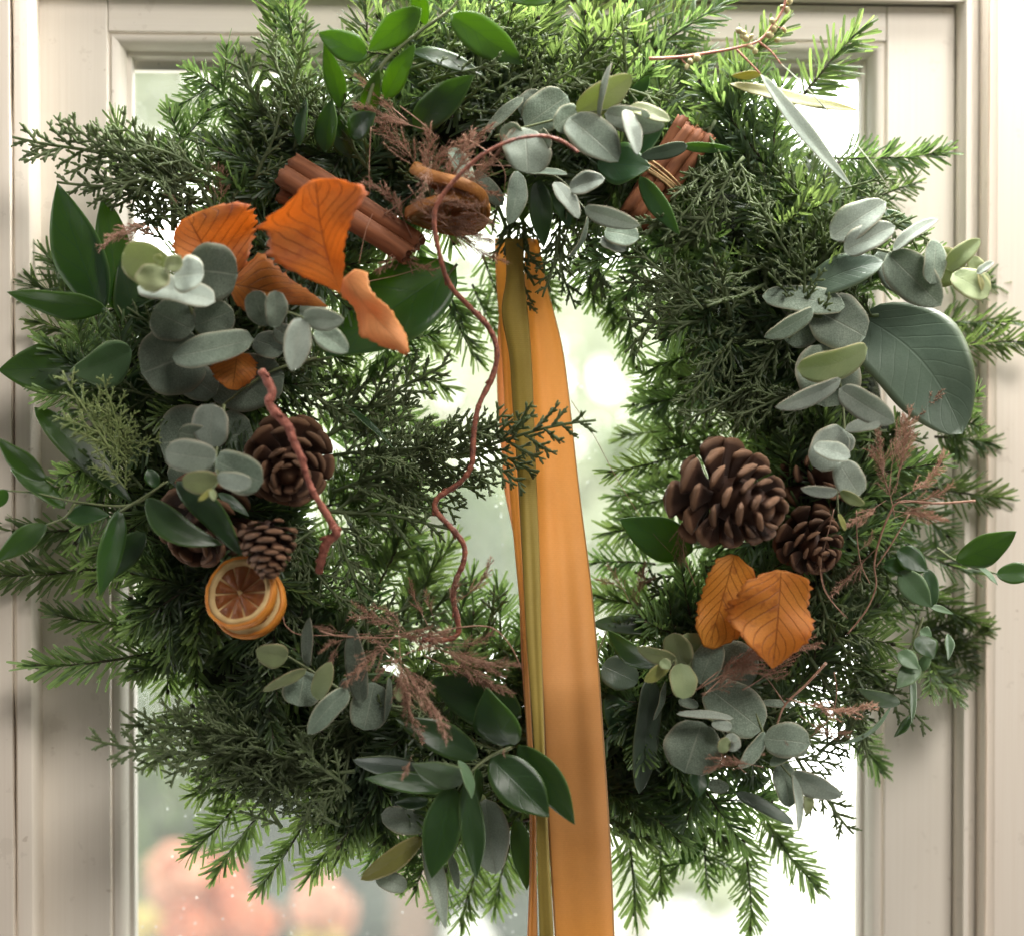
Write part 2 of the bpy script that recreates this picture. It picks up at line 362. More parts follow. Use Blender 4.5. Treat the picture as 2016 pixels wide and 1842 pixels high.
M['bush'] = simple('bush_leaf', (.075, .125, .045), (.17, .23, .10), 4, .5, 60, trans=.35, tcol=(.40, .52, .20), vv=.4)
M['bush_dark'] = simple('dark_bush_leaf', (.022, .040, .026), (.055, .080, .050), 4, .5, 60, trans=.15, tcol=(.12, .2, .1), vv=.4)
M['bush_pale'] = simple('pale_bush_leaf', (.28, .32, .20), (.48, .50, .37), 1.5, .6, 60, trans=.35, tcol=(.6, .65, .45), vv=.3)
M['bark'] = simple('bark', (.14, .085, .055), (.24, .15, .10), 20, .9)
M['post'] = simple('post_wood', (.19, .11, .08), (.29, .18, .13), 14, .8)
def bush(px, py, y, rx, rz, mat, label, n=420, leaf=.045, seed=1):
    rr = random.Random(seed); c = P(px, py, -y); root = link('garden_bush', None, None, (c.x, y, GZ))
    tag(root, label, 'bush')
    mb = MB(); tube(mb, catmull([(c.x, y, GZ), (c.x + .02, y, (GZ + c.z) / 2), (c.x, y, c.z)], 4), lambda t: .02 * (1 - .6 * t), 6)
    for k in range(5):
        a = rr.uniform(0, 6.28); tube(mb, catmull([(c.x, y, c.z - rz * .8), (c.x + rx * .4 * math.cos(a), y + rx * .3 * math.sin(a), c.z), (c.x + rx * .7 * math.cos(a), y + rx * .6 * math.sin(a), c.z + rz * .5)], 3), .008, 5)
    emit(mb, 'trunk', M['bark'], root, (c.x, y, GZ))
    mb = MB()
    for k in range(n):
        d = Vector((rr.gauss(0, 1), rr.gauss(0, 1), rr.gauss(0, 1))).normalized() * rr.uniform(.35, 1.0) ** .6
        p = c + Vector((d.x * rx, d.y * rx * .7, d.z * rz)); s = leaf * rr.uniform(.6, 1.3)
        a = Vector((rr.gauss(0, 1), rr.gauss(0, 1), rr.gauss(0, 1))).normalized(); b = a.orthogonal().normalized(); cr = a.cross(b) * .12
        mb.add([p, p + a * s * .5 + b * s * .28 + cr * s, p + a * s, p + a * s * .5 - b * s * .28 + cr * s], [(0, 1, 2, 3)])
    o = emit(mb, 'foliage', M[mat], root, c); o["kind"] = "stuff"
    return root
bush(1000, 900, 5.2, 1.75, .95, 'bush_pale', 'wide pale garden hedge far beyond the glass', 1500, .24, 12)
bush(330, 1480, 2.9, .26, .42, 'bush', 'soft green bush seen through the glass at lower left', 1100, .09, 1)
bush(720, 1735, 3.0, .56, .27, 'bush_dark', 'dark green bush seen through the glass below the wreath', 2600, .10, 2)
bush(925, 1090, 3.0, .20, .22, 'bush', 'green bush seen through the wreath opening beside the ribbon', 330, .09, 3)
bush(1240, 1120, 3.2, .30, .17, 'bush_pale', 'pale green bush low in the wreath opening right of the ribbon', 300, .10, 4)
bush(1265, 880, 3.4, .12, .05, 'bush', 'small far bush in the wreath opening right of the ribbon', 110, .10, 5)
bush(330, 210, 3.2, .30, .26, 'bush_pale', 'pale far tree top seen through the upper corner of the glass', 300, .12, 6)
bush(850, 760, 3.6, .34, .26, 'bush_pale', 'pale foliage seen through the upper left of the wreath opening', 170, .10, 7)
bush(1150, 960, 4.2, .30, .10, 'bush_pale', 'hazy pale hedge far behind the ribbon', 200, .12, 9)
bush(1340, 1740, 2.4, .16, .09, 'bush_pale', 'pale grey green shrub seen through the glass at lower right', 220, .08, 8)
mb = MB(); c = P(812, 1690, -2.3); box(mb, (c.x - .045, 2.28, GZ), (c.x + .045, 2.36, c.z + .06)); box(mb, (c.x - .053, 2.272, c.z + .06), (c.x + .053, 2.368, c.z + .078))
tag(emit(mb, 'wooden_post', M['post'], None, (c.x, 2.32, GZ), False), 'brown wooden post seen blurred through the glass below the wreath', 'post')

def petal_mat(name, c0, c1, t): return simple(name, c0, c1, 14, .55, 90, .3, .002, .35, t, .3, .2)
M['petal_o'] = petal_mat('peach_petal', (.50, .125, .05), (.66, .25, .13), (.8, .26, .12))
M['petal_p'] = petal_mat('pink_petal', (.58, .25, .16), (.70, .38, .26), (.8, .42, .27))
M['petal_y'] = petal_mat('yellow_petal', (.50, .36, .06), (.62, .50, .16), (.75, .6, .18))
M['petal_w'] = petal_mat('white_petal', (.80, .80, .76), (.86, .86, .84), (.9, .9, .86))
def flower(px, py, y, r, mat, label, seed):
    rr = random.Random(seed); c = P(px, py, -y); root = link('garden_flower', None, None, (c.x, y, GZ)); tag(root, label, 'flower', 'garden flowers beyond the glass')
    mb = MB(); tube(mb, catmull([(c.x, y, GZ), (c.x + .015, y + .01, (GZ + c.z) / 2), tuple(c)], 5), .005, 6); emit(mb, 'stem', M['green_stem'], root, (c.x, y, GZ))
    mb = MB()
    for ring in range(5):
        el = 75 - ring * 33
        for k in range(6 + ring * 2):
            a = 2 * math.pi * (k + .5 * ring) / (6 + ring * 2) + rr.uniform(-.1, .1)
            d = Vector((math.cos(a) * math.cos(R(el)), math.sin(a) * math.cos(R(el)), math.sin(R(el)) * .8)); d.normalize()
            s = d.orthogonal().normalized(); q = d.cross(s); pc = c + d * r * .72; w = r * .46 * rr.uniform(.75, 1.25); pc = pc + Vector((rr.uniform(-.35, .35), rr.uniform(-.3, .3), rr.uniform(-.35, .35))) * r
            g = [pc + (s * math.cos(t) + q * math.sin(t)) * w * rr.uniform(.9, 1.1) for t in (0, 1.05, 2.1, 3.14, 4.19, 5.24)]
            mb.add([pc + d * r * .26] + g, [(0, 1 + j, 1 + (j + 1) % 6) for j in range(6)])
    emit(mb, 'petals', M[mat], root, c)
    return root
for i, (px, py, y, r, mm, lb) in enumerate([
    (350, 1725, 1.95, 0.077, 'petal_p', 'pale pink flower head, highest at the lower left of the glass'),
    (425, 1735, 2.00, 0.070, 'petal_o', 'peach orange flower head just right of the pale pink one'),
    (475, 1800, 1.95, 0.087, 'petal_o', 'large peach orange flower head low behind the glass'),
    (370, 1835, 1.90, 0.070, 'petal_o', 'peach orange flower head at the bottom edge beside a yellow one'),
    (275, 1825, 1.90, 0.059, 'petal_y', 'yellow flower head in the lower left corner of the glass'),
    (635, 1785, 2.00, 0.084, 'petal_p', 'pale pink round flower head standing apart below the fir sprigs'),
    (620, 1875, 1.95, 0.070, 'petal_y', 'yellow flower head at the bottom edge under a pale pink one'),
    (925, 1850, 2.10, 0.063, 'petal_w', 'white flower head at the bottom edge left of the ribbon'),
    (1330, 1850, 2.20, 0.105, 'petal_w', 'white flower head at the bottom edge right of the ribbon'),
    (1470, 1870, 2.20, 0.112, 'petal_w', 'white flower head at the bottom edge under the drooping fir'),
    (1610, 1850, 2.30, 0.112, 'petal_w', 'white flower head in the lower right corner of the glass')]):
    flower(px, py, y, r * .68, mm, lb, 40 + i)

# ------------------------------------------------------------------ door leaf
def X(px, d=0): return P(px, 921, d).x
def Zc(py, d=0): return P(1008, py, d).z
xL, xml, xmr, xR = X(71), X(216), X(1742), X(1877)
zT, zm, zB = Zc(2), Zc(72), -.62
zLow = -.50
door = link('door', None, None, (0, 0, zB)); tag(door, 'cream painted wooden glazed door leaf that the wreath hangs on', 'door')
def slab(name, x0, x1, z0, z1, d0, d1, mat, parent, bev=.0015):
    mb = MB(); box(mb, (x0, -d1, z0), (x1, -d0, z1)); c = ((x0 + x1) / 2, -(d0 + d1) / 2, z0)
    o = emit(mb, name, M[mat], parent, c, False)
    if bev:
        b = o.modifiers.new('bevel', 'BEVEL'); b.width = bev; b.segments = 3; b.limit_method = 'ANGLE'
        o.data.polygons.foreach_set("use_smooth", [True] * len(o.data.polygons))
        wn = o.modifiers.new('wn', 'WEIGHTED_NORMAL')
    return o
slab('stile', xL, xml - .0004, zB, zT, -.042, 0, 'paint_v', door); slab('stile', xmr + .0004, xR, zB, zT, -.042, 0, 'paint_v', door)
slab('top_rail', xml, xmr, zm + .0003, zT, -.042, -.0006, 'paint_h', door, .0008); slab('bottom_rail', xml, xmr, zB, zLow - .0003, -.042, -.0006, 'paint_h', door, .0008)
px_ = PX
PROF = [(0, -.002), (1.2, -.0035), (4, -.0035), (6, -.0015), (13, -.002), (19, -.0045), (24, -.0085), (28, -.0120), (29, -.0165), (37, -.0175), (38.5, -.019), (38.5, -.030)]
def moulding(side):
    mb = MB(); v = []; f = []
    for o, d in PROF:
        o *= px_
        a = {'l': ((xml + o, zLow + o), (xml + o, zm - o)), 'r': ((xmr - o, zLow + o), (xmr - o, zm - o)), 't': ((xml + o, zm - o), (xmr - o, zm - o)), 'b': ((xml + o, zLow + o), (xmr - o, zLow + o))}[side]
        for (x, z) in a: v.append(Vector((x, -d, z)))
    for i in range(len(PROF) - 1): f.append((2 * i, 2 * i + 1, 2 * i + 3, 2 * i + 2))
    mb.add(v, f); o = emit(mb, 'moulding', M['paint_v' if side in 'lr' else 'paint_h'], door, v[0])
    o.data.polygons.foreach_set("use_smooth", [True] * len(o.data.polygons))
    s = o.modifiers.new('edge', 'EDGE_SPLIT'); s.split_angle = R(40)
for s in 'lrtb': moulding(s)
gx0, gx1, gz0, gz1 = xml + 38 * px_, xmr - 38 * px_, zLow + 38 * px_, zm - 38 * px_
# outside glazing stops
mo = MB(); box(mo, (gx0 - .004, .0322, gz1 - .0075), (gx1 + .004, .042, gz1 + .004)); emit(mo, 'glazing_stop', M['frame_h'], door, (gx0, .036, gz1), False)
# pane
m, nt, N = newmat('window_glass'); co = objco(nt)
tr = N('ShaderNodeBsdfTransparent'); tr.inputs[0].default_value = (.97, .985, .975, 1); gl = N('ShaderNodeBsdfGlossy'); gl.inputs['Roughness'].default_value = .02
df = N('ShaderNodeBsdfTranslucent'); df.inputs[0].default_value = (.8, .84, .8, 1)
m1 = N('ShaderNodeMixShader'); m2 = N('ShaderNodeMixShader'); fr = N('ShaderNodeFresnel'); fr.inputs[0].default_value = 1.45
nt.links.new(math_(nt, 'MULTIPLY', fr.outputs[0], .8), m1.inputs[0]); nt.links.new(tr.outputs[0], m1.inputs[1]); nt.links.new(gl.outputs[0], m1.inputs[2])
vo = N('ShaderNodeTexVoronoi'); vo.inputs['Scale'].default_value = 130; nt.links.new(co, vo.inputs['Vector'])
spk = math_(nt, 'MULTIPLY', math_(nt, 'LESS_THAN', vo.outputs['Distance'], .10), math_(nt, 'MULTIPLY', math_(nt, 'GREATER_THAN', noise(nt, 30, 2, co), .52), .35))
smear = math_(nt, 'MULTIPLY', noise(nt, 9, 4, co), .10)
nt.links.new(math_(nt, 'ADD', spk, smear), m2.inputs[0]); nt.links.new(m1.outputs[0], m2.inputs[1]); nt.links.new(df.outputs[0], m2.inputs[2])
nt.links.new(m2.outputs[0], N('ShaderNodeOutputMaterial').inputs[0]); M['glass'] = m
mb = MB(); box(mb, (gx0 - .003, .0275, gz0 - .003), (gx1 + .003, .0315, gz1 + .003)); emit(mb, 'glass_pane', M['glass'], door, (0, .0295, gz0), False)

# ------------------------------------------------------------------ door frame round the leaf
fr_ = link('door_frame', None, None, (0, 0, zB)); tag(fr_, 'cream painted door frame with cracked moulded uprights around the glazed door', 'door frame')
def upright(name, prof, z0, z1, mat):
    """prof: (x, d) polyline across the board, extruded upwards"""
    mb = MB(); v = []; f = []; nz = 30
    for i, (x, d, wv) in enumerate(prof):
        for k in range(nz + 1):
            z = z0 + (z1 - z0) * k / nz
            w = wv * (math.sin(z * 23 + i) + .6 * math.sin(z * 61 + 2 * i) + .5 * math.sin(z * 9)) * .0007
            v.append(Vector((x + w, -d, z)))
    for i in range(len(prof) - 1):
        for k in range(nz): a = i * (nz + 1) + k; f.append((a, a + nz + 1, a + nz + 2, a + 1))
    mb.add(v, f); o = emit(mb, name, M[mat], fr_, v[0])
    s = o.modifiers.new('edge', 'EDGE_SPLIT'); s.split_angle = R(38)
def arc(x0, d0, x1, d1, n=6, bulge=1):
    out = []
    for i in range(n + 1):
        t = i / n * math.pi / 2
        out.append((x0 + (x1 - x0) * math.sin(t), d1 + (d0 - d1) * math.cos(t), 0))
    return out
f0, f1, f2, f3 = X(-90, .03), X(24, .03), X(33.0, .03), X(71.5, .018)
upright('architrave', [(f0, .034, 0), (f1 - .002, .034, 0), (f1, .0335, 0), (f1 + .0005, .030, 1), (f1 + .0009, .020, 1)], zB, .62, 'frame_v')
upright('jamb', [(f1 + .0014, .020, 1), (f1 + .0016, .0295, 1), (f1 + .0026, .0305, 0), (f2, .0310, 0), (X(58, .03), .0295, 0)] + arc(X(58, .03), .0295, f3, .017, 6)[1:] + [(f3, -.02, 0)], zB, .62, 'frame_v')
mb = MB(); box(mb, (f1 - .002, -.019, zB), (f1 + .004, .01, .62)); emit(mb, 'joint_gap', M['gap'], fr_, (f1, 0, zB), False)
g0, g1, g2, g3, g4 = X(1879), X(1912, .02), X(1930, .02), X(1947, .03), X(1962, .03)
upright('jamb', [(g0, -.02, 0), (g0, .004, 0), (g0 + .001, .009, 0), (g0 + .004, .0135, 0), (g1 - .004, .0175, 0), (g1, .017, 0), (g1 + .0005, .013, 0), (g2 - .0006, .0135, .3)] , zB, .62, 'paint_v')
upright('bead', [(g2, .010, .3), (g2 + .0004, .022, .3), (g2 + .002, .0265, .2), ((g2 + g3) / 2, .029, 0), (g3 - .001, .0275, 0), (g3, .023, 0), (g3 + .0006, .0215, .4)], zB, .62, 'frame_v')
upright('architrave', [(g3 + .0008, .0195, .4), (g3 + .001, .0245, .4), (g4, .0255, .3), (g4 + .001, .0265, .2), (X(2120, .03), .0275, 0)], zB, .62, 'frame_v')
mb = MB(); box(mb, (xR - .006, .0435, zB), (X(2130), .055, .62)); emit(mb, 'light_stop', M['frame_v'], fr_, (xR, .05, zB), False)  # unseen board added to keep sky light out of the gap beside the door
mb = MB(); box(mb, (f0, .0435, zB), (xL + .006, .055, .62)); emit(mb, 'light_stop', M['frame_v'], fr_, (xL, .05, zB), False)  # the same added board on the left
mb = MB(); box(mb, (xL + .0062, .0435, zT - .006), (xR - .0062, .055, zT + .09)); emit(mb, 'light_stop', M['frame_h'], fr_, (0, .05, zT), False)  # added over the door top against the sky leak
mb = MB(); box(mb, (g1 + .0012, -.0095, zB), (X(2130), .0434, .62)); emit(mb, 'light_block', M['gap'], fr_, (g1, .02, zB), False)  # dark block added behind the bead so no sky shines through the joint
mb = MB(); box(mb, (xL - .05, -.012, zT + .0016), (xR + .03, .04, zT + .09)); emit(mb, 'head', M['frame_h'], fr_, (0, 0, zT), False)

# ------------------------------------------------------------------ the wreath: root and dark backing ring
WC = P(1000, 880, .045)
wreath = link('wreath', None, None, tuple(WC)); tag(wreath, 'large round evergreen wreath of fir, juniper, ruscus and eucalyptus hanging on the glazed door', 'wreath')
RM = .245
mb = MB(); v = []; f = []; uv = []
NU, NV = 120, 16
rr = random.Random(3)
for i in range(NU):
    a = 2 * math.pi * i / NU; rad = .030 + .003 * math.sin(a * 9) + .003 * math.sin(a * 23 + 1)
    for k in range(NV):
        b = 2 * math.pi * k / NV; q = rad * (1 + rr.uniform(-.16, .16))
        v.append(WC + Vector(((RM + q * math.cos(b) * 1.65) * math.cos(a), .022 + q * math.sin(b) * .45, (RM + q * math.cos(b) * 1.65) * math.sin(a)))); uv.append((i / NU, k / NV))
for i in range(NU):
    for k in range(NV):
        i2, k2 = (i + 1) % NU, (k + 1) % NV; f.append((i * NV + k, i2 * NV + k, i2 * NV + k2, i * NV + k2))
mb.add(v, f, uv); emit(mb, 'backing_ring', M['dark_backing'], wreath, WC)  # dark ring added behind the sprigs to block leaks and stand for deep shadow

# ------------------------------------------------------------------ fir sprigs
def fir_variant(L, seed, dens=1.0, nl=.0225, twigs=0):
    rr = random.Random(seed); st = MB(); nd = MB()
    def grow(p0, ax, lat0, L, bow, bz, r0):
        up0 = ax.cross(lat0)
        path = lambda t: p0 + ax * L * t + lat0 * bow * math.sin(t * 1.7) + up0 * bz * t * t
        tube(st, [path(i / 10) for i in range(11)], lambda t: r0 * (1 - .55 * t), 6)
        tip = path(1.0)
        for k in range(3): ellipsoid(st, tip + ax * .001 + lat0 * rr.uniform(-.0015, .0015), ax + lat0 * rr.uniform(-.3, .3), .0012, .0022, 4, 6)
        n = int(L / .00068 * dens); gap = rr.random()
        for i in range(n):
            t = .03 + .97 * (i + rr.random()) / n
            if abs(t - gap) < .03 and rr.random() < .6: continue
            p = path(t); tan = (path(min(t + .02, 1.02)) - path(t - .02)).normalized()
            side = -1 if rr.random() < .5 else 1
            q = rr.random()
            if q < .62: el = rr.gauss(4, 16); fw = lerp(64, 34, t ** 1.5)
            elif q < .92: el = rr.uniform(25, 85); fw = lerp(52, 26, t)
            else: el = rr.uniform(-60, -25); fw = lerp(55, 30, t)
            fw += rr.gauss(0, 8)
            if t > .95: fw *= rr.uniform(.2, .9)
            lat = lat0 * side; lat = (lat - tan * lat.dot(tan)).normalized(); up = tan.cross(lat) * side
            out = lat * math.cos(R(el)) + up * math.sin(R(el))
            d = tan * math.cos(R(fw)) + out * math.sin(R(fw))
            ln = nl * (.74 + .30 * math.sin(math.pi * min(1, .25 + t * .8))) * rr.uniform(.70, 1.12) * (.80 if q >= .62 else 1)
            w = .00096 * rr.uniform(.85, 1.15)
            nrm = up * math.cos(R(el)) - lat * math.sin(R(el)); nrm = (nrm - d * nrm.dot(d)).normalized(); tw = rr.gauss(0, .55)
            wid = d.cross(nrm).normalized(); wid = wid * math.cos(tw) + nrm * math.sin(tw); nrm = wid.cross(d)
            cv = rr.uniform(-.04, .22) * ln; cs = tan * rr.uniform(-.02, .16) * ln
            vs_, us = [], []; uo = rr.random() * .0
            for s_, ws in ((0, .45), (.20, .92), (.62, 1.0), (.93, .92), (1.0, .55)):
                c = p + d * ln * s_ + nrm * cv * (s_ - s_ * s_) * 1.6 + cs * s_ * s_
                vs_ += [c - wid * w * ws, c + nrm * w * .30 * ws, c + wid * w * ws]; us += [(s_, 0), (s_, .5), (s_, 1)]
            fs = []
            for s_ in range(4):
                a = s_ * 3; fs += [(a, a + 1, a + 4, a + 3), (a + 1, a + 2, a + 5, a + 4)]
            nd.add(vs_, fs, us)
        return path
    X0, Y0 = Vector((1, 0, 0)), Vector((0, 1, 0))
    path = grow(Vector((0, 0, 0)), X0, Y0, L, rr.uniform(-.12, .12) * L, rr.uniform(-.05, .10) * L, .0013)
    for k in range(twigs):
        t = .18 + .55 * (k + rr.uniform(.1, .6)) / twigs; sd = 1 if k % 2 else -1; a = R(rr.uniform(38, 54))
        ax = (X0 * math.cos(a) + Y0 * sd * math.sin(a) + Vector((0, 0, rr.uniform(-.1, .25)))).normalized(); la = (Y0 * math.cos(a) - X0 * sd * math.sin(a)); la = (la - ax * la.dot(ax)).normalized()
        grow(path(t), ax, la, L * rr.uniform(.38, .55) * (1.1 - .4 * t), rr.uniform(-.1, .1) * L * .4, 0, .0010)
    return L, st.mesh('fir_sprig', M['fir_stem']), nd.mesh('needles', M['needle'])
FIR = [fir_variant(L, 100 + i) for i, L in enumerate((.055, .07, .07, .085, .085, .10, .10, .115, .13))]
FIRB = [fir_variant(L, 150 + i, .95, .0215, tw) for i, (L, tw) in enumerate(((.085, 3), (.10, 4), (.10, 5), (.12, 5), (.12, 6)))]
def basis(base, tip, roll, sx=1.0):
    x = (tip - base); L = x.length; x.normalize()
    n = Vector((0, -1, 0)); n = n - x * n.dot(x); n = n.normalized() if n.length > .05 else Vector((0, 0, 1))
    y = n.cross(x); n2 = n * math.cos(roll) + y * math.sin(roll); y2 = n2.cross(x)
    return Matrix(((x.x, y2.x, n2.x), (x.y, y2.y, n2.y), (x.z, y2.z, n2.z))), L
FRR = random.Random(11)
def fir(base, tip, roll=None, pool=None):
    base, tip = Vector(base), Vector(tip)
    B, L = basis(base, tip, R(FRR.gauss(0, 22)) if roll is None else R(roll))
    c = sorted(pool or FIR, key=lambda q: abs(q[0] - L) + FRR.random() * .022)[0]; s = L / c[0]
    fl = FRR.choice((-1, 1)); Sm = Matrix.Diagonal((s, min(max(s, .9), 1.12) * fl, min(max(s, .9), 1.12)))
    o = link('fir_sprig', c[1], wreath); o.matrix_local = Matrix.Translation(base - WC) @ (B @ Sm).to_4x4()
    q = link('needles', c[2], o); q["kind"] = "stuff"
    return o
def firz(tx, ty, bx, by, d=.05, dt=.0, roll=None, pool=None): return fir(P(bx, by, d), P(tx, ty, d + dt), roll, pool)

for a in [  # sprigs whose tips make the outline: tip -> base
    (528, -30, 556, 230, .055), (592, -20, 604, 210, .06), (480, 128, 525, 330, .06), (368, 150, 480, 225, .05), (352, 212, 402, 370, .05), (238, 238, 262, 380, .05),
    (430, 330, 470, 520, .06), (40, 535, 160, 600, .03), (100, 495, 190, 590, .03), (70, 640, 190, 680, .03), (0, 1105, 235, 1112, .04), (-15, 1060, 180, 1040, .03), (78, 1283, 345, 1275, .045), (120, 1195, 330, 1230, .04),
    (280, 1335, 470, 1260, .05), (300, 1500, 352, 1390, .03), (380, 1572, 480, 1550, .05), (372, 1668, 470, 1580, .05), (440, 1715, 540, 1570, .05), (508, 1738, 610, 1600, .05), (600, 1715, 690, 1600, .05), (660, 1680, 745, 1570, .05),
    (800, -25, 762, 140, .04), (705, -20, 722, 120, .045), (930, -25, 905, 120, .04), (1040, -20, 1010, 130, .04), (1185, -25, 1130, 150, .04), (1100, -20, 1075, 120, .04), (1280, -20, 1225, 130, .045), (1425, 8, 1275, 105, .055), (1350, -10, 1260, 120, .05), (1525, 48, 1415, 165, .05),
    (1700, 72, 1580, 190, .05), (1860, 278, 1640, 312, .055), (1800, 372, 1700, 400, .03), (1750, 330, 1640, 400, .04), (1958, 548, 1850, 545, .03), (2030, 690, 1830, 688, .035), (1985, 650, 1830, 640, .025), (1972, 968, 1840, 960, .035), (1935, 820, 1830, 800, .03), (1945, 880, 1840, 860, .03),
    (1930, 1215, 1800, 1160, .035), (1915, 1120, 1790, 1080, .03), (1880, 1380, 1800, 1260, .03), (1915, 1290, 1800, 1220, .03), (1738, 1512, 1640, 1390, .045), (1610, 1742, 1500, 1620, .04), (1455, 1822, 1462, 1640, .04), (1400, 1735, 1392, 1590, .04),
    (1305, 1755, 1300, 1600, .04), (1238, 1795, 1236, 1630, .035), (1540, 1660, 1480, 1560, .05), (985, 1785, 1005, 1660, .03), (915, 1815, 945, 1690, .03), (860, 1790, 890, 1680, .03), (800, 1745, 830, 1640, .04), (720, 1690, 790, 1590, .05),
    # inner edge
    (1240, 702, 1222, 560, .03), (1300, 640, 1262, 540, .03), (1160, 600, 1140, 500, .03), (1350, 680, 1330, 560, .03), (945, 702, 880, 590, .03), (830, 708, 760, 610, .03), (900, 640, 860, 540, .025), (985, 640, 930, 560, .02), (1100, 590, 1060, 500, .025),
    (1205, 928, 1350, 895, .03), (1275, 812, 1410, 770, .03), (1288, 735, 1400, 690, .03), (1225, 1002, 1370, 965, .03), (1225, 1030, 1360, 1050, .02), (1172, 1120, 1290, 1110, .03), (1180, 1165, 1300, 1190, .03), (1290, 880, 1420, 850, .03), (1280, 940, 1400, 960, .02), (1320, 620, 1400, 580, .03),
    (968, 1155, 985, 1290, .03), (880, 1060, 800, 1180, .03), (790, 1030, 740, 1160, .03), (850, 985, 700, 1040, .02), (780, 900, 640, 950, .02), (760, 720, 650, 790, .02), (770, 820, 640, 860, .02), (920, 1130, 880, 1260, .03), (820, 1040, 760, 1130, .02), (1020, 1200, 1030, 1320, .02), (860, 1120, 820, 1230, .03), (730, 960, 620, 1000, .03),
    (720, 1050, 640, 1130, .03), (700, 1130, 660, 1250, .03), (800, 1160, 760, 1280, .03), (1100, 1230, 1100, 1340, .02), (640, 1040, 600, 1160, .03),
    (880, 760, 740, 700, .015), (860, 850, 720, 800, .012), (820, 940, 680, 900, .012), (760, 1010, 640, 960, .014), (830, 1090, 700, 1080, .014), (900, 1180, 780, 1150, .016), (760, 1100, 650, 1060, .014), (700, 700, 620, 620, .02), (880, 680, 780, 590, .02), (1000, 600, 950, 500, .015),
    (1240, 780, 1380, 740, .014), (1230, 860, 1380, 840, .014), (1210, 970, 1360, 940, .014), (1200, 1060, 1340, 1040, .014), (1150, 1190, 1280, 1150, .014), (1320, 700, 1420, 640, .016), (1050, 1240, 1060, 1350, .014), (940, 1210, 930, 1330, .016), (1200, 640, 1180, 520, .016), (1360, 620, 1420, 540, .016), (820, 1180, 740, 1260, .016), (690, 760, 600, 720, .016), (720, 850, 620, 800, .016)]:
    firz(*a, FRR.uniform(-.012, .02), pool=FIRB if FRR.random() < .10 else None)
# body of the ring
for i in range(225):
    a = 2 * math.pi * (i * .618034 % 1.0); lay = i % 3
    u = Vector((math.cos(a), 0, math.sin(a))); tn = Vector((-u.z, 0, u.x)) * (1 if FRR.random() < .75 else -1)
    L = FRR.uniform(.08, .12)
    if lay == 0: r0 = FRR.uniform(.21, .27); d = u * 1.0 + tn * FRR.uniform(.1, .9)
    elif lay == 1: r0 = FRR.uniform(.20, .25); d = -u * .9 + tn * FRR.uniform(.3, 1.1); L *= .8
    else: r0 = FRR.uniform(.20, .29); d = tn + u * FRR.uniform(-.5, .7)
    d = d.normalized() + Vector((0, FRR.uniform(-.35, .1), 0))
    b = WC + u * r0 + Vector((0, FRR.uniform(-.035, .03), 0)); tip = b + d.normalized() * L
    tip.y = max(min(tip.y, -.008), -.078); b.y = max(min(b.y, -.012), -.065)
    rad = (Vector((tip.x, 0, tip.z)) - Vector((WC.x, 0, WC.z))).length
    if rad > .345 or rad < .150 or tip.z > .41: continue
    if abs(tip.x - P(1080, 900, 0).x) < .03 and tip.z < WC.z and tip.y < -.06: tip.y = -.05; b.y = -.03
    fir(b, tip, None, FIRB if i % 5 else FIR)

